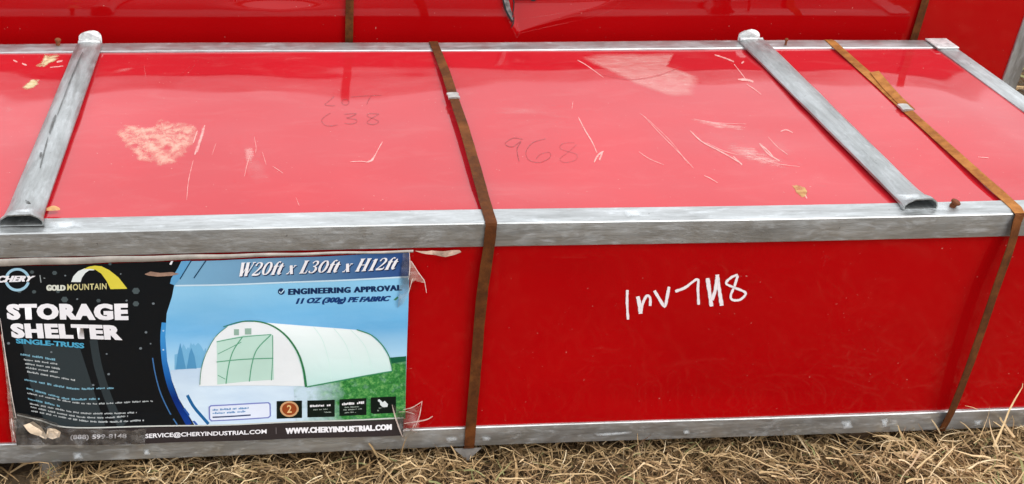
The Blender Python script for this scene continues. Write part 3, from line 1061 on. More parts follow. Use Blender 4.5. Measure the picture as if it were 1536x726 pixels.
strokes('lot_number', [(f5([(612, 515), (588, 538), (562, 560), (590, 566), (616, 566)]), 1.4), (f5(circ(672, 547, 19, 9, 0.8)), 1.3), (f5([(700, 520), (770, 514), (865, 510)]), 1.1), (f5([(812, 512), (796, 535), (786, 560)]), 1.4),
                       (f5([(592, 605), (560, 625), (545, 645), (560, 668), (590, 675), (630, 668)]), 1.4), (f5([(665, 612), (730, 608), (700, 625), (680, 632), (728, 640), (730, 655), (700, 664), (668, 660)]), 1.3),
                       (f5([(852, 610), (800, 608), (790, 622), (830, 638), (850, 652), (825, 666), (790, 660), (800, 642), (850, 612)]), 1.3)], at_top, PENCIL, front, taper=False)
strokes('lot_number', [(f2([(178, 248), (140, 243), (105, 266), (135, 280), (172, 256), (155, 290), (164, 342)]), 1.7), (f2([(275, 246), (222, 262), (193, 300), (205, 335), (250, 345), (292, 325), (290, 303), (255, 310), (235, 330)]), 1.3),
                       (f2([(395, 262), (350, 265), (335, 285), (372, 300), (405, 312), (400, 335), (355, 345), (335, 330), (372, 300), (405, 270)]), 1.0)], at_top, PENCIL, front, taper=False)

# marks on the front
f6 = lambda pts: Z(700, 360, 3.339, pts)
strokes('inventory_number', [
    (f6([(806, 253), (805, 320), (810, 402)]), 4.6),
    (f6([(858, 285), (866, 320), (873, 372)]), 6.8), (f6([(873, 368), (884, 318), (903, 282), (920, 292), (920, 332)]), 4.6),
    (f6([(941, 255), (962, 290), (992, 333), (1004, 290), (1014, 235)]), 5.2),
    (f6([(1045, 258), (1095, 238), (1155, 196), (1158, 250), (1162, 324)]), 4.6),
    (f6([(1206, 190), (1215, 255), (1226, 332)]), 6.5), (f6([(1254, 172), (1264, 245), (1277, 328)]), 6.5), (f6([(1228, 300), (1244, 250), (1254, 185)]), 6),
    (f6([(1357, 172), (1325, 185), (1298, 215), (1335, 235), (1395, 262), (1370, 296), (1330, 298), (1322, 275), (1340, 230), (1356, 176)]), 4.2)],
    at_front, CHALK, front, taper=False)
f7 = lambda pts: Z(1100, 360, 3.523, pts)
strokes('scratch', [(f7([(466, 96), (490, 80), (512, 106)]), 2.4), (f7([(486, 85), (482, 112), (474, 138)]), 2.2), ([(662, 600), (664, 612)], 3), ([(661, 612), (660, 625), (664, 634)], 1), ([(638, 640), (648, 632), (652, 626)], 2)], at_front, HAZE, front)


def at_rail_front(px, py, lift=0.0):
    p = at_y(px, py, -0.0013)
    return Vector((p.x, -0.0013 - lift, p.z))


def at_rail_top(px, py, lift=0.0):
    p = at_z(px, py, H + 0.0013)
    return Vector((p.x, p.y, H + 0.0013 + lift))


for poly in ([(1020, 646), (1030, 642), (1038, 645), (1036, 652), (1024, 653)], [(716, 652), (730, 650), (742, 656), (738, 664), (722, 664)], [(660, 655), (690, 652), (694, 662), (668, 665)],
             [(1255, 628), (1280, 626), (1284, 644), (1262, 648)], [(1318, 625), (1335, 623), (1333, 642), (1322, 645)], [(104, 676), (125, 674), (128, 690), (108, 692)], [(212, 672), (225, 670), (228, 684), (214, 686)],
             [(868, 650), (920, 647), (968, 645), (966, 650), (900, 656), (872, 655)], [(1456, 628), (1478, 627), (1474, 640), (1460, 642)]):
    blotch('zinc_stain', poly, at_rail_front, OXIDE, front, jag=1)
for poly in ([(1330, 302), (1345, 298), (1440, 300), (1455, 318), (1400, 322), (1335, 324)], [(60, 330), (130, 326), (150, 345), (60, 348)], [(925, 312), (965, 311), (972, 326), (935, 329)]):
    blotch('zinc_stain', poly, at_rail_top, OXIDE, front, jag=1)

# ------------------------------------------------------------------ dark torn scrap hanging in the back crate's crease
def at_back(px, py, lift=0.0):
    p = at_y(px, py, BY0 + 0.005)
    return Vector((p.x, back_y(p.x, p.z) - lift - 0.001, p.z))


TORN = plain('torn_grey_metal_edge', (0.22, 0.22, 0.21, 1), 0.5, 0.5, vary=0.6, vscale=120)
DARK = plain('dark_torn_hole', (0.012, 0.01, 0.01, 1), 0.9)
blotch('torn_edge', [(750, -14), (758, -14), (764, 4), (768, 22), (770, 30), (764, 26), (757, 12)], at_back, TORN, back, lift=0.003, jag=0.8)
strokes('tear', [([(752, -10), (758, 14), (768, 32)], 3), ([(770, 2), (785, 2), (806, 0)], 2.2), ([(764, -10), (770, 2), (768, 22)], 2)], at_back, DARK, back, lift=0.0036)
strokes('tear', [([(770, 20), (771, 30), (766, 40)], 2), ([(790, -4), (800, 3), (806, 1)], 2.5)], at_back, DARK, back, lift=0.0038)
blotch('torn_flap', [(772, -8), (800, -10), (804, -2), (792, 0), (778, 3)], at_back, PALE, back, jag=1.5, lift=0.002)
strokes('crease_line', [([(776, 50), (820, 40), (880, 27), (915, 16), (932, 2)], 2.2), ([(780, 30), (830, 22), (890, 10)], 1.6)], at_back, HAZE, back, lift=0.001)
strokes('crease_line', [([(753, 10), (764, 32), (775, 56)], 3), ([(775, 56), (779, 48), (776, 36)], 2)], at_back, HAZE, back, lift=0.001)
blotch('painted_glint', [(408, -8), (440, -8), (482, -6), (478, 0), (440, 1), (412, 0)], at_back, PALE, back, jag=1)  # pale patch paints the dent's bright reflection onto the sheet

# ------------------------------------------------------------------ the poster
poster = thing('poster', '', 'x')
del poster['label']
del poster['category']
poster.parent = front
LAY = 0.00016


def cut_drape(bm, step=0.025):
    """slice a flat figure so that it can follow the wavy sheet"""
    xs = [v.co.x for v in bm.verts]
    zs = [v.co.z for v in bm.verts]
    for ax, lo, hi in ((0, min(xs), max(xs)), (2, min(zs), max(zs))):
        no = Vector((1, 0, 0)) if ax == 0 else Vector((0, 0, 1))
        k = math.floor(lo / step) + 1
        while k * step < hi:
            co = Vector((0, 0, 0))
            co[ax] = k * step
            bmesh.ops.bisect_plane(bm, geom=bm.verts[:] + bm.edges[:] + bm.faces[:], plane_co=co, plane_no=no)
            k += 1


def lay_down(bm, layer):
    for v in bm.verts:
        v.co.y = sheet_y(v.co.x, v.co.z) - 0.0008 - LAY * layer


def shape(name, polys, mat, layer, step=0.025, parent=None, **k):
    for i, pl in enumerate(polys):
        shape_one(name, [pl], mat, layer + 0.1 * i, step, parent, **k)


def shape_one(name, polys, mat, layer, step=0.025, parent=None, **k):
    bm = bmesh.new()
    for pl in polys:
        vs = [bm.verts.new(at_y(x, y, 0)) for x, y in pl]
        f = bm.faces.new(vs)
    bmesh.ops.triangulate(bm, faces=bm.faces[:])
    cut_drape(bm, step)
    lay_down(bm, layer)
    bm.normal_update()
    for f in bm.faces:
        if f.normal.y > 0:
            f.normal_flip()
    o = from_bm(name, bm, mat, parent or poster, **k)
    return o


def line_poly(pts, wd, n=5, taper=False):
    pp = smooth_path(pts, n) if len(pts) > 2 else [Vector(p) for p in pts]
    L_, R_ = [], []
    m = len(pp)
    for i, p in enumerate(pp):
        d = (pp[min(m - 1, i + 1)] - pp[max(0, i - 1)]).normalized()
        nn = Vector((-d.y, d.x)) * wd / 2 * ((0.3 + 0.7 * i / m) if taper else 1)
        L_.append(tuple(p + nn))
        R_.append(tuple(p - nn))
    return L_ + R_[::-1]


def text(name, s, tl, tr, br, bl, mat, layer, offset=0.0, shear=0.0, space=1.0, bold=0.0):
    """lettering filling the quadrilateral given in photo px"""
    cu = bpy.data.curves.new(name, 'FONT')
    cu.body = s
    cu.size = 1
    cu.offset = offset
    cu.shear = shear
    cu.space_character = space
    cu.resolution_u = 3
    tmp = bpy.data.objects.new('t', cu)
    C.objects.link(tmp)
    dg = bpy.context.evaluated_depsgraph_get()
    me = bpy.data.meshes.new_from_object(tmp.evaluated_get(dg))
    bpy.data.objects.remove(tmp)
    bpy.data.curves.remove(cu)
    xs = [v.co.x for v in me.vertices]
    ys = [v.co.y for v in me.vertices]
    x0, x1, y0, y1 = min(xs), max(xs), min(ys), max(ys)
    for v in me.vertices:
        u, t = (v.co.x - x0) / (x1 - x0), (v.co.y - y0) / (y1 - y0)
        top = Vector(tl).lerp(Vector(tr), u)
        bot = Vector(bl).lerp(Vector(br), u)
        p = bot.lerp(top, t)
        v.co = at_y(p.x, p.y, 0)
    bm = bmesh.new()
    bm.from_mesh(me)
    bpy.data.meshes.remove(me)
    lay_down(bm, layer)
    if bold:
        geo = bm.verts[:] + bm.edges[:] + bm.faces[:]
        for q, sx in enumerate((-1, 1, -0.5, 0.5)):
            d_ = bmesh.ops.duplicate(bm, geom=geo)
            for v in d_['geom']:
                if isinstance(v, bmesh.types.BMVert):
                    v.co.x += sx * bold * 0.00125
                    v.co.y -= 0.00001 * (q + 1)
    bm.normal_update()
    for f in bm.faces:
        if f.normal.y > 0:
            f.normal_flip()
    return from_bm(name, bm, mat, poster)


def rect(x0, y0, x1, y1, sl=-0.03):
    return [(x0, y0), (x1, y0 + sl * (x1 - x0)), (x1, y1 + sl * (x1 - x0)), (x0, y1)]


# printed sheet (dark ground colour)
left_edge = [(-14, 400), (-8, 430), (-2, 462), (3, 500), (9, 545), (16, 600), (22, 640), (26, 663)]
shape('printed_sheet', [left_edge[::-1] + [(150, 396), (330, 390), (480, 384), (614, 377), (613, 430), (611, 500), (608, 580), (604, 650), (450, 655), (300, 659.5), (150, 664), (26, 665)][0:12]], ink(18, 21, 24), 0, 0.02)
shape('dark_swoosh', [[(40, 540), (45, 575), (56, 605), (70, 640), (158, 637), (143, 605), (130, 570), (122, 535), (119, 520), (34, 512)],
                      line_poly([(140, 510), (146, 545), (158, 585), (172, 620), (184, 638)], 12)], ink(47, 55, 58), 1)


def sky_colour(n):
    c = n.nodes.new('ShaderNodeTexCoord')
    s = n.nodes.new('ShaderNodeSeparateXYZ')
    n.links.new(c.outputs['Object'], s.inputs[0])
    a = ramp(n, maprange(n, s.outputs['Z'], 0.10, 0.37, 0, 1), [(0.0, srgb(196, 220, 238)), (0.35, srgb(176, 212, 234)), (0.6, srgb(100, 170, 216)), (1.0, srgb(138, 196, 226))])
    d = maprange(n, noise(n, 7, 5, 0.6, coords(n, (0.7, 1, 2.2))), 0.35, 0.75, 0, 0.35)
    return mixc(n, d, a, srgb(168, 210, 234))


def band_colour(n):
    c = n.nodes.new('ShaderNodeTexCoord')
    s = n.nodes.new('ShaderNodeSeparateXYZ')
    n.links.new(c.outputs['Object'], s.inputs[0])
    return ramp(n, maprange(n, s.outputs['X'], 0.44, 0.86, 0, 1), [(0.0, srgb(120, 168, 198)), (0.35, srgb(104, 142, 172)), (0.7, srgb(58, 92, 140)), (1.0, srgb(22, 46, 118))])


def grass_colour(n):
    g_ = ramp(n, noise(n, 110, 6, 0.75, coords(n, (1.3, 1, 1))), [(0.3, srgb(22, 84, 38)), (0.5, srgb(56, 130, 62)), (0.7, srgb(128, 184, 104))])
    c = n.nodes.new('ShaderNodeTexCoord')
    s = n.nodes.new('ShaderNodeSeparateXYZ')
    n.links.new(c.outputs['Object'], s.inputs[0])
    f = mathn(n, 'ADD', maprange(n, s.outputs['X'], 0.635, 0.70, 0.0, 1.0), maprange(n, noise(n, 60, 5, 0.7, coords(n)), 0.3, 0.7, -0.2, 0.3))
    return mixc(n, f, srgb(196, 216, 228), g_)


def tent_colour(n):
    c = n.nodes.new('ShaderNodeTexCoord')
    s = n.nodes.new('ShaderNodeSeparateXYZ')
    n.links.new(c.outputs['Object'], s.inputs[0])
    return ramp(n, maprange(n, s.outputs['Z'], 0.14, 0.29, 0, 1), [(0.0, srgb(184, 218, 212)), (0.4, srgb(214, 233, 229)), (0.85, srgb(236, 242, 241)), (1.0, srgb(240, 244, 243))])


def snow_colour(n):
    return ramp(n, noise(n, 8, 3, 0.5, coords(n, (1, 1, 3))), [(0.3, srgb(188, 208, 228)), (0.7, srgb(214, 230, 242))])


def border_colour(n):
    c = n.nodes.new('ShaderNodeTexCoord')
    s = n.nodes.new('ShaderNodeSeparateXYZ')
    n.links.new(c.outputs['Object'], s.inputs[0])
    return ramp(n, maprange(n, s.outputs['Z'], 0.06, 0.26, 0, 1), [(0.0, srgb(20, 60, 140)), (0.35, srgb(12, 42, 112)), (0.6, srgb(30, 96, 168)), (1.0, srgb(60, 140, 200))])


P_SKY = print_material('printed_sky', sky_colour)
P_BAND = print_material('printed_band', band_colour)
P_GRASS = print_material('printed_grass', grass_colour)
P_TENT = print_material('printed_tent', tent_colour)
P_SNOW = print_material('printed_snow', snow_colour)
P_BORDER = print_material('printed_border', border_colour)

inner = [(268, 420), (258, 445), (250, 470), (248, 505), (251, 540), (258, 570), (268, 597), (283, 622), (294, 636)]
shape('blue_border', [line_poly([(247, 484), (245, 510), (248, 545), (256, 580), (268, 608), (284, 636)], 9)], P_BORDER, 1)
shape('blue_border', [line_poly([(229, 536), (233, 560), (241, 590), (254, 618), (266, 636)], 1.8)], ink(64, 110, 160), 1)
shape('picture_sky', [[(262, 424)] + inner[1:] + [(608, 627), (609, 560), (612, 470), (614, 412), (440, 420)]], P_SKY, 2)
shape('title_band', [[(272, 391.5), (330, 390), (480, 384), (614, 377), (613.5, 414), (440, 422), (260, 427), (262, 412)]], P_BAND, 3)
shape('band_line', [line_poly([(263, 428), (440, 423), (560, 417.5), (613, 415.5)], 2.2)], ink(200, 222, 234), 4)
shape('band_stripe', [[(274, 391), (286, 390.5), (268, 420), (262, 427), (255, 425), (257, 417)]], ink(96, 158, 200), 5)
shape('band_stripe', [line_poly([(309, 390), (291, 416)], 1.6), line_poly([(287, 390), (270, 418)], 1.6)], ink(24, 58, 84), 6)
# winter trees, snow, meadow
random.seed(5)
poly = [(262, 553)]
x = 262
while x < 312:
    poly.append((x, 530 - 12 * math.sin((x - 262) / 50 * 3) + random.uniform(-6, 5)))
    x += 2.2
poly.append((314, 552))
shape('printed_trees', [poly], ink(116, 176, 212), 3)
shape('printed_trees', [[(264, 553), (266, 535), (268, 524), (270.5, 514), (273, 526), (276, 538), (279, 552)], [(280, 552), (284, 530), (287, 521), (292, 534), (295, 552)]], ink(82, 146, 188), 4)
shape('printed_snow', [[(256, 554), (300, 551), (330, 550), (470, 552), (470, 585), (448, 600), (447, 632), (292, 636), (283, 622), (268, 597), (258, 570)]], P_SNOW, 4)
shape('printed_meadow', [[(440, 575), (465, 578), (520, 566), (588, 536), (609, 534), (608, 627), (444, 632), (446, 600)]], P_GRASS, 5)
shape('far_meadow', [[(584, 536), (609, 533.5), (609, 541), (586, 545)]], ink(24, 92, 62), 6)
shape('blue_border', [line_poly([(281, 592), (292, 611), (313, 634)], 4.5)], ink(26, 96, 150), 5)
shape('blue_border', [line_poly([(276, 612), (286, 625), (296, 636)], 3)], ink(40, 84, 160), 5)
# the printed tunnel tent
arch = [(299, 578), (301, 553), (308, 530), (322, 505), (341, 489), (365, 482), (386, 482), (408, 489), (428, 505), (443, 527), (452, 552), (457, 578)]
shape('tent_body', [[(380, 481.5), (400, 483), (470, 489), (535, 494), (556, 502), (572, 517), (583, 535), (588, 556), (540, 564), (500, 571), (460, 579), (430, 540)]], P_TENT, 6)
shape('tent_front', [arch], ink(232, 235, 236), 7)
shape('tent_doorway', [[(325, 511), (366, 502), (408, 500), (410, 534), (411, 569), (370, 572), (326, 576)]], ink(190, 220, 206), 8)
G = ink(92, 160, 126)
shape('tent_rib', [line_poly([(339, 575), (343, 548), (350, 525), (364, 504)], 1.6), line_poly([(374, 572), (378, 545), (386, 522), (406, 501)], 1.6), line_poly([(409, 501), (409, 535), (407, 570)], 1.2),
                   line_poly([(325, 542), (366, 538), (410, 536)], 1.5), line_poly([(325, 512), (366, 504), (407, 500)], 1.2), line_poly([(327, 530), (345, 521), (362, 512)], 1), line_poly([(327, 562), (338, 568)], 1)], G, 9)
shape('tent_vent', [rect(351, 493, 358.5, 502), rect(367.5, 491.5, 377, 500.5)], ink(146, 176, 160), 9)
shape('tent_trim', [line_poly([(335, 489.5), (362, 481.5), (386, 481), (409, 487.5), (430, 503), (446, 526), (455, 552), (459, 579)], 3.6, taper=True)], ink(46, 118, 74), 10)
shape('tent_trim', [line_poly([(535, 493.5), (557, 501.5), (573, 516.5), (584, 535), (588.5, 556)], 1.5), line_poly([(460, 579), (500, 571.5), (588, 556)], 1.8), line_poly([(300, 576), (302, 553), (309, 530), (323, 505), (341, 489)], 0.9)], ink(60, 136, 92), 10)
shape('tent_seam', [line_poly([(470, 489), (484, 510), (494, 545), (497, 571)], 0.8), line_poly([(500, 491), (518, 515), (528, 545), (530, 565)], 0.8), line_poly([(525, 493), (548, 520), (560, 560)], 0.8)], ink(208, 236, 228), 7)

# headline lettering
WHITE = ink(238, 234, 236)
text('title_lettering', 'STORAGE', (10, 456), (191, 454), (192, 479.5), (12, 479), WHITE, 3, offset=0.052, space=1.14, bold=0.8)
text('title_lettering', 'SHELTER', (16, 484), (181, 487), (183, 510), (19, 506), WHITE, 3, offset=0.052, space=1.14, bold=0.8)
text('subtitle_lettering', 'SINGLE-TRUSS', (24, 506.5), (126, 515), (126, 523), (25, 514), ink(78, 160, 192), 3, offset=0.03, bold=0.25)
# the size line: a bold slanted face with thick stems, hairlines and serifs
T_, N_ = 0.25, 0.065
GLY = {
    'W': (1.12, [[(.10, 1, T_), (.36, .0, T_)], [(.36, .02, N_), (.60, 1, N_)], [(.52, 1, T_), (.76, .0, T_)], [(.76, .02, N_), (1.02, 1, N_)], [(-.03, 1, N_), (.27, 1, N_)], [(.40, 1, N_), (.68, 1, N_)], [(.90, 1, N_), (1.14, 1, N_)]]),
    '2': (.70, [[(.10, .74, .15), (.14, .90, .09), (.32, .98, .06), (.52, .86, .17), (.54, .66, .19), (.38, .40, .12), (.06, .05, .06)], [(.05, .07, .14), (.45, .06, .15), (.62, .10, .10), (.64, .25, .05)]]),
    '0': (.74, [[(.36 + .27 * math.cos(a_), .5 + .46 * math.sin(a_), .06 + .15 * abs(math.cos(a_)))for a_ in [i * math.pi / 8 for i in range(17)]]]),
    'f': (.40, [[(.20, .0, T_), (.20, .70, T_)], [(.20, .66, T_), (.25, .90, .12), (.38, .99, .07), (.46, .92, .12)], [(.02, .64, N_), (.42, .64, N_)], [(.04, .01, N_), (.36, .01, N_)]]),
    't': (.44, [[(.20, .88, .08), (.18, .62, T_), (.18, .16, T_), (.26, .02, .10), (.40, .10, .05)], [(.02, .64, N_), (.40, .64, N_)]]),
    'x': (.56, [[(.10, .64, T_), (.42, .0, T_)], [(.44, .64, N_), (.06, .0, N_)], [(.0, .64, N_), (.22, .64, N_)], [(.34, .64, N_), (.54, .64, N_)], [(-.03, .01, N_), (.17, .01, N_)], [(.32, .01, N_), (.54, .01, N_)]]),
    'L': (.66, [[(.22, 0, T_), (.22, 1, T_)], [(.04, 1, N_), (.42, 1, N_)], [(.04, .02, N_), (.60, .02, N_)], [(.58, .0, .09), (.62, .27, .05)]]),
    '3': (.68, [[(.10, .80, .14), (.22, .96, .07), (.44, .92, .14), (.50, .75, .18), (.38, .57, .09), (.22, .53, .06)], [(.22, .53, .06), (.44, .48, .10), (.56, .28, .20), (.44, .06, .12), (.20, .03, .07), (.08, .18, .15)]]),
    'H': (.98, [[(.20, 0, T_), (.20, 1, T_)], [(.74, 0, T_), (.74, 1, T_)], [(.2, .5, N_), (.74, .5, N_)], [(.02, 1, N_), (.38, 1, N_)], [(.56, 1, N_), (.92, 1, N_)], [(.02, .01, N_), (.38, .01, N_)], [(.56, .01, N_), (.92, .01, N_)]]),
    '1': (.54, [[(.28, 0, T_), (.28, .96, T_)], [(.06, .78, N_), (.28, .95, N_)], [(.08, .01, N_), (.48, .01, N_)]]),
    ' ': (.30, [])}


def serif_line(name, s_, tl, tr, br, bl, mat, layer):
    tot = sum(GLY[c][0] + .07 for c in s_)
    x = 0.0
    for ci, ch in enumerate(s_):
        wd, st = GLY[ch]
        polys = []
        for q in st:
            pp = [Vector((p[0], p[1], p[2])) for p in q]
            pp = smooth_path(pp, 5) if len(pp) > 2 else pp
            L_, R_ = [], []
            m = len(pp)
            hor = len(q) == 2 and abs(q[0][1] - q[1][1]) < .01
            for i, p in enumerate(pp):
                d = Vector((pp[min(m - 1, i + 1)].x - pp[max(0, i - 1)].x, pp[min(m - 1, i + 1)].y - pp[max(0, i - 1)].y)).normalized()
                nn = Vector((-d.y, d.x)) * p.z / 2
                if len(q) == 2 and not hor:
                    nn = Vector((-1, 0)) * p.z / 2
                for dst, sg in ((L_, 1), (R_, -1)):
                    gx, gy = p.x + nn.x * sg, p.y + nn.y * sg
                    u = (x + gx + .42 * (gy - .3)) / tot
                    top = Vector(tl).lerp(Vector(tr), u)
                    bot = Vector(bl).lerp(Vector(br), u)
                    v_ = bot.lerp(top, gy)
                    dst.append((v_.x, v_.y))
            polys.append(L_ + R_[::-1])
        if polys:
            bm = bmesh.new()
            for j, pl in enumerate(polys):
                n_ = len(pl) // 2
                a_ = [bm.verts.new(at_y(*pt, 0)) for pt in pl]
                for v in a_:
                    v.co.y = sheet_y(v.co.x, v.co.z) - 0.0008 - LAY * (layer + 0.06 * j)
                for i in range(n_ - 1):
                    bm.faces.new((a_[i], a_[i + 1], a_[2 * n_ - 2 - i], a_[2 * n_ - 1 - i]))
            from_bm(name, bm, mat, poster)
        x += wd + .07


serif_line('size_shadow', 'W20ft x L30ft x H12ft', (359, 395.5), (599, 387.0), (597.5, 404.5), (358.5, 415), ink(20, 34, 72), 5)
serif_line('size_lettering', 'W20ft x L30ft x H12ft', (357.5, 394), (597.5, 385.5), (596, 403), (357, 413.5), WHITE, 6.5)
NAVY = ink(20, 44, 84)
text('approval_lettering', 'ENGINEERING APPROVAL', (433, 433), (602, 427), (602, 435.5), (433, 442.5), NAVY, 4, offset=0.03, space=1.16, bold=0.6)
text('fabric_lettering', '11 OZ (300g) PE FABRIC', (444, 447.5), (586, 443), (585, 453), (444, 458.5), ink(24, 56, 110), 4, offset=0.03, shear=0.35, bold=0.5)
shape('tick_disc', [[(422 + 5.2 * math.cos(a * math.pi / 8), 437 + 5 * math.sin(a * math.pi / 8)) for a in range(16)]], NAVY, 4)
shape('tick', [line_poly([(419, 437), (421.5, 439.5), (426, 434)], 1.6, 2)], ink(190, 220, 236), 5)
shape('green_fleck', [[(590, 449), (596, 444), (598, 446), (593, 450)]], ink(70, 130, 100), 4)
# maker's logos
ring = lambda a0, a1, r0, r1, cx_=26, cy_=419.5: [(cx_ + r0 * math.cos(math.radians(a0 + (a1 - a0) * i / 16)), cy_ + r0 * 0.94 * math.sin(math.radians(a0 + (a1 - a0) * i / 16))) for i in range(17)] + \
    [(cx_ + r1 * math.cos(math.radians(a1 - (a1 - a0) * i / 16)), cy_ + r1 * 0.94 * math.sin(math.radians(a1 - (a1 - a0) * i / 16))) for i in range(17)]
shape('logo_ring', [ring(195, 345, 19, 14.8), ring(15, 165, 19, 14.8)], ink(158, 196, 214), 3)
text('logo_lettering', 'CHERY', (-3, 413.5), (53, 413.5), (49, 422), (-4, 424), WHITE, 4, offset=0.035, shear=0.2, space=1.1, bold=0.6)
shape('logo_bar', [line_poly([(60, 412.5), (61.5, 424)], 1.4), line_poly([(65, 417), (68, 417)], 1)], ink(150, 156, 156), 3)
shape('logo_arch', [[(107, 422.5), (110, 414), (117, 406.5), (127, 402), (139, 401.5), (142, 405), (134, 405), (128, 409), (123, 416), (121, 422.5)]], ink(226, 230, 226), 3)
shape('logo_arch', [[(125, 403.5), (133, 399.5), (142, 398), (152, 399), (164, 405), (178, 416), (191, 432.5), (166, 433), (160, 421), (152, 410), (143, 404), (134, 402.5)]], ink(216, 200, 70), 4)
text('logo_lettering', 'GOLD', (70, 427), (98, 427), (98, 435.5), (70, 436), ink(214, 214, 200), 4, offset=0.04, bold=0.5)
text('logo_lettering', 'MOUNTAIN', (101, 425.5), (160, 424), (160, 433), (101, 435), ink(206, 196, 140), 5, offset=0.02, space=1.12)
# snow dots
random.seed(3)
dots = [(82, 409, 4), (98, 413, 1.6), (97, 449, 5.5), (87, 437, 3.2), (51, 438, 3.4), (148, 450, 3.4), (204, 436, 6), (204, 455, 5), (48, 408, 3.4), (29, 437, 3.6), (181, 411, 1.4), (190, 450, 1.8), (230, 455, 2.2), (219, 498, 2.2), (226, 515, 1.4), (211, 522, 2.4), (160, 531, 1.6), (163, 561, 2.2), (13, 514, 2.4), (77, 528, 1.8), (140, 577, 2), (116, 448, 1.6), (165, 396, 2.6), (41, 412, 2.4)]
for cx_, cy_, r in dots:
    shape('snow_dot', [[(cx_ + r * math.cos(a * math.pi / 3), cy_ + r * 0.85 * math.sin(a * math.pi / 3)) for a in range(6)]], ink(74, 84, 86) if r > 2.5 else ink(110, 118, 122), 2)
for cx_, cy_ in ((245, 496), (245, 524)):
    shape('snow_dot', [[(cx_ + 1.6 * math.cos(a * math.pi / 3), cy_ + 1.3 * math.sin(a * math.pi / 3)) for a in range(6)]], ink(170, 200, 224), 2)
shape('white_chip', [[(254, 396), (257, 391), (260, 391), (257, 397)]], WHITE, 7)


# tiny print: rows of minute marks, unreadable in the photograph too
def tiny(name, rows, mat, layer, hgt):
    polys = []
    for pts in rows:
        pp = smooth_path(pts, 12)
        x = 0.0
        acc = [0]
        for a, b in zip(pp[:-1], pp[1:]):
            acc.append(acc[-1] + (b - a).length)
        tot = acc[-1]
        def pos(s):
            for i in range(len(acc) - 1):
                if acc[i + 1] >= s:
                    t = (s - acc[i]) / max(1e-6, acc[i + 1] - acc[i])
                    return pp[i].lerp(pp[i + 1], t)
            return pp[-1]
        word = random.randint(4, 9)
        while x < tot - 1:
            if word == 0:
                x += hgt * 0.9
                word = random.randint(3, 9)
                continue
            wl = hgt * random.uniform(0.35, 0.75)
            p = pos(x)
            q = pos(x + wl)
            h1 = hgt * random.uniform(0.55, 1.0)
            y0 = random.choice((0, 0, 0.25)) * hgt
            polys.append([(p.x, p.y - h1), (q.x, q.y - h1), (q.x, q.y - y0 * 0.6), (p.x, p.y - y0 * 0.6)])
            x += wl + hgt * 0.16
            word -= 1
    return shape_one(name, polys, mat, layer, 1.0, kind='stuff')


random.seed(12)
LB, LG = ink(120, 166, 184), ink(176, 180, 180)
tiny('small_print_heading', [[(31, 532), (55, 536), (84, 541)], [(37, 570), (70, 576), (108, 583), (130, 584)], [(131, 584), (150, 583.5), (172, 583)], [(40, 583), (70, 591), (104, 599), (150, 599)], [(42, 599), (60, 603), (90, 610)]], LB, 3, 3.4)
tiny('small_print', [[(36, 540), (60, 543), (87, 547)], [(38, 546), (60, 549), (90, 554)], [(39, 552), (60, 555), (88, 559)], [(41, 558), (70, 563), (114, 571)],
                     [(41, 590), (80, 598), (120, 605), (160, 606), (229, 603)], [(45, 606), (80, 613), (120, 620), (160, 621), (205, 620)], [(46, 611), (80, 619), (120, 626), (160, 627), (192, 625)], [(47, 617), (80, 624), (120, 631), (160, 633), (217, 631)]], LG, 3, 2.8)
# bottom strip
shape('bottom_strip', [[(24, 652), (60, 647), (100, 641.5), (200, 640), (300, 638), (450, 632.5), (605, 627), (603.5, 649.5), (450, 654.5), (300, 659), (150, 663.5), (27, 664.5)]], ink(52, 45, 45), 6)
shape('strip_line', [line_poly([(26, 622), (60, 630), (100, 639.5), (200, 638), (300, 636), (450, 631), (605, 625.5)], 1.8)], ink(196, 196, 190), 7)
text('phone_lettering', '(888) 599-8148', (106, 650), (190.5, 647), (190.5, 655), (106, 657.5), WHITE, 7, offset=0.025)
text('mail_lettering', 'SERVICE@CHERYINDUSTRIAL.COM', (218.5, 647.5), (400, 640.8), (400, 648.6), (218.5, 655.4), WHITE, 7, offset=0.025)
text('web_lettering', 'WWW.CHERYINDUSTRIAL.COM', (428.5, 640), (587, 633.8), (587, 641.5), (428.5, 648.3), WHITE, 7, offset=0.04, bold=0.4, space=1.08)
shape('strip_divider', [line_poly([(206, 648), (206, 656)], 0.9), line_poly([(414, 639), (414.3, 648)], 0.9)], ink(120, 112, 112), 7)
# little boxes above the strip
shape('contact_box', [[(313, 609), (316, 606.5), (403, 602.5), (406, 605), (406.5, 623), (403, 626), (317, 630), (313.5, 627)]], ink(120, 128, 190), 7)
shape('contact_box', [[(315, 610), (317, 608.2), (402, 604.2), (404, 606), (404.5, 622), (402, 624.3), (318, 628.3), (315.5, 626)]], ink(222, 228, 242), 8)
tiny('small_print', [[(319, 614.5), (345, 613.3), (373, 612)], [(319, 619.5), (340, 618.5), (368, 617)]], ink(90, 140, 190), 9, 3)
shape('small_print', [line_poly([(319, 624), (345, 622.7), (376, 621)], 2)], ink(60, 74, 110), 9)
for i, (a, b, c_, d) in enumerate(((415, 601, 453, 627), (461, 599.5, 502, 625), (509, 597.5, 549.5, 622.5), (556, 595.5, 594, 620))):
    shape('black_box', [rect(a, b, c_, d, -0.035)], ink(16, 26, 22), 7)
shape('medal', [[(434 + 14 * math.cos(a * math.pi / 12), 612.5 + 11.8 * math.sin(a * math.pi / 12)) for a in range(24)]], ink(206, 160, 116), 8)
shape('medal', [[(434 + 11 * math.cos(a * math.pi / 12), 612.5 + 9.2 * math.sin(a * math.pi / 12)) for a in range(24)]], ink(150, 70, 34), 9)
text('medal_number', '2', (430.5, 606.5), (437.5, 606.2), (437.5, 618), (430.5, 618.3), ink(232, 190, 130), 10, offset=0.02)
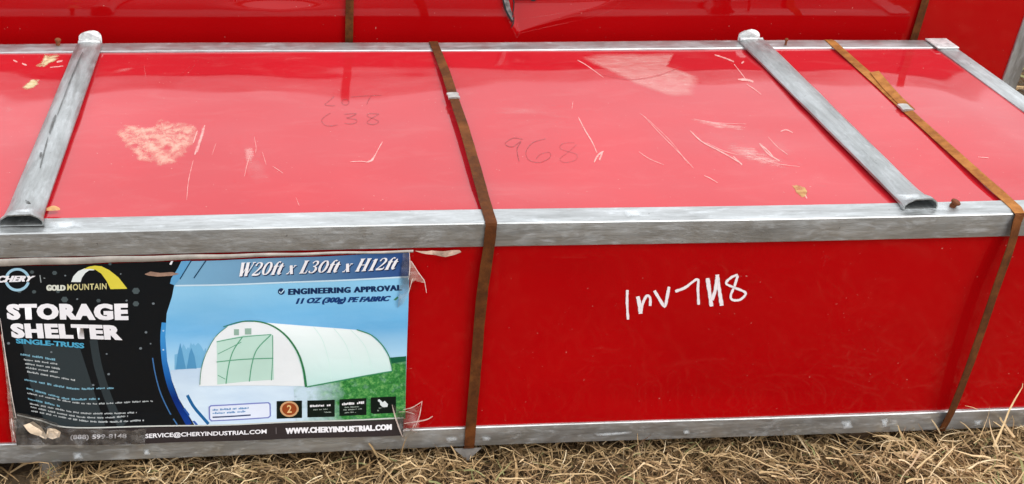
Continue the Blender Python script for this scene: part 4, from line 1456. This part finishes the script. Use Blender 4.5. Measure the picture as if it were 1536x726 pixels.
tiny('small_print', [[(465, 609.5), (497, 607.5)], [(513, 606.5), (546, 604.5)]], WHITE, 8, 4)
tiny('small_print', [[(470, 614.5), (494, 613)], [(465, 619), (499, 617.3)], [(517, 610.5), (541, 609.5)], [(515, 614.5), (543, 613)], [(517, 618.5), (542, 617)], [(568, 612.5), (584, 612)], [(566, 616), (585, 615.2)]], ink(150, 160, 150), 8, 2)
shape('hand_symbol', [[(566.5, 599), (569, 598), (574, 603), (577, 600.5), (582, 606), (581, 610), (574, 610), (570, 606.5), (572, 605), (567, 601)]], ink(220, 226, 224), 8)
# torn patch and tucked upper film
BROWN = plain('brown_torn_paper', (0.34, 0.20, 0.14, 1), 0.7, vary=0.4, vscale=60)
shape('torn_spot', [[(217, 411), (226, 407), (240, 409), (258, 407.5), (269, 410), (258, 413), (236, 414.5), (222, 413)]], BROWN, 7)


# ------------------------------------------------------------------ loose film and tape round the poster
def crumple(name, poly, mat, parent, amp=0.004, lift=0.002, seed=0, surf=None, step=0.012, freq=90):
    g = random.Random(seed)
    ph = [g.uniform(0, 6) for _ in range(4)]
    bm = bmesh.new()
    vs = [bm.verts.new(at_y(x, y, 0)) for x, y in poly]
    bm.faces.new(vs)
    bmesh.ops.triangulate(bm, faces=bm.faces[:])
    cut_drape(bm, step)
    for v in bm.verts:
        x, z = v.co.x, v.co.z
        f = abs(math.sin(x * freq + z * freq * 0.6 + ph[0])) * abs(math.sin(z * freq * 0.8 - x * freq * 0.4 + ph[1]))
        v.co.y = sheet_y(x, z) - lift - amp * f
    bm.normal_update()
    for f in bm.faces:
        if f.normal.y > 0:
            f.normal_flip()
    bmesh.ops.triangulate(bm, faces=bm.faces[:])
    return from_bm(name, bm, mat, parent)


PAPER = plain('cream_crumpled_paper', (0.74, 0.58, 0.42, 1), 0.5, vary=0.25, vscale=50, coat=0.5)
crumple('loose_film', [(17, 622), (28, 617), (60, 624), (98, 638), (150, 640), (220, 640), (218, 660), (120, 664), (60, 665), (22, 664)], FILM, poster, 0.006, 0.003, 1)
crumple('crumpled_paper', [(36, 634), (50, 630), (64, 640), (72, 652), (70, 654), (58, 650), (46, 644)], PAPER, poster, 0.005, 0.004, 2, step=0.006)
crumple('crumpled_paper', [(72, 640), (84, 639), (92, 645), (90, 652), (80, 654), (70, 652)], PAPER, poster, 0.005, 0.004, 3, step=0.006)
crumple('loose_film', [(14, 560), (20, 600), (26, 640), (20, 664), (16, 640), (9, 560), (2, 500), (4, 498)], FILMW, poster, 0.003, 0.002, 4)
crumple('loose_film', [(587, 604), (605, 612), (617, 610), (633, 600), (630, 622), (626, 640), (618, 647), (604, 656), (598, 640)], FILM, poster, 0.008, 0.003, 5, step=0.008)
crumple('loose_film', [(614, 388), (618, 392), (628, 408), (637, 419), (637, 424), (622, 418), (616, 424), (613, 410)], FILMW, poster, 0.005, 0.002, 6, step=0.008)
crumple('loose_film', [(604, 378), (612, 378), (616, 400), (614, 430), (612, 440), (604, 452), (596, 460), (604, 440)], FILM, poster, 0.005, 0.002, 7, step=0.008)
crumple('torn_tape', [(622, 376), (645, 375.5), (668, 374.5), (689, 374), (692, 377), (684, 381), (668, 384.5), (650, 381.5), (632, 378.5)], plain('beige_torn_tape', (0.55, 0.38, 0.29, 1), 0.5, vary=0.35, vscale=60), poster, 0.003, 0.001, 8, step=0.008)


def at_loose(px, py, lift=0.0):
    p = at_y(px, py, -0.006)
    return Vector((p.x, -0.004 - lift, p.z))


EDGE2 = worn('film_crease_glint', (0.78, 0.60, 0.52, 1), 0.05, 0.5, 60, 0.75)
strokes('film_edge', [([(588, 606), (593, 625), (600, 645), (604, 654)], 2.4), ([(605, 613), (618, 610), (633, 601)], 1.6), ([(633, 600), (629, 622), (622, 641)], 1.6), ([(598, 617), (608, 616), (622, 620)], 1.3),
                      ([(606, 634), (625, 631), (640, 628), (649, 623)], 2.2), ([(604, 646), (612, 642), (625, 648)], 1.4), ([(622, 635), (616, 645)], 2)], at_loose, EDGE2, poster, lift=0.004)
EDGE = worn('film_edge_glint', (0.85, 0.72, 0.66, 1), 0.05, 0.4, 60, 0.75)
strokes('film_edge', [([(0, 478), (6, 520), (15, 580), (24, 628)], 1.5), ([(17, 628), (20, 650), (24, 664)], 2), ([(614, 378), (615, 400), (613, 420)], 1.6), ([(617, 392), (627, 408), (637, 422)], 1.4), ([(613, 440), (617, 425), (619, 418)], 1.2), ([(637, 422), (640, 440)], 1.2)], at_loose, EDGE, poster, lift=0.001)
# folded top edge of the film tucked under the tube
TAUPE = plain('folded_film_hem', (0.33, 0.29, 0.25, 1), 0.35, vary=0.3, vscale=30, coat=0.6)
bm = bmesh.new()
r = []
for i in range(41):
    px = -30 + 650 * i / 40
    py = 389.5 - 0.0205 * max(px, 0) + 0.5 * math.sin(i * 0.9)
    hh = 9.5 - 7.0 * ss(0, 560, px)
    a = at_y(px, py - 1.5, -0.001)
    b = at_y(px, py + hh * 0.5, -0.004)
    c_ = at_y(px, py + hh, -0.001)
    r.append([bm.verts.new(a), bm.verts.new(b), bm.verts.new(c_)])
for i in range(40):
    for j in range(2):
        bm.faces.new((r[i][j], r[i + 1][j], r[i + 1][j + 1], r[i][j + 1]))
from_bm('film_hem', bm, TAUPE, poster, smooth=True)
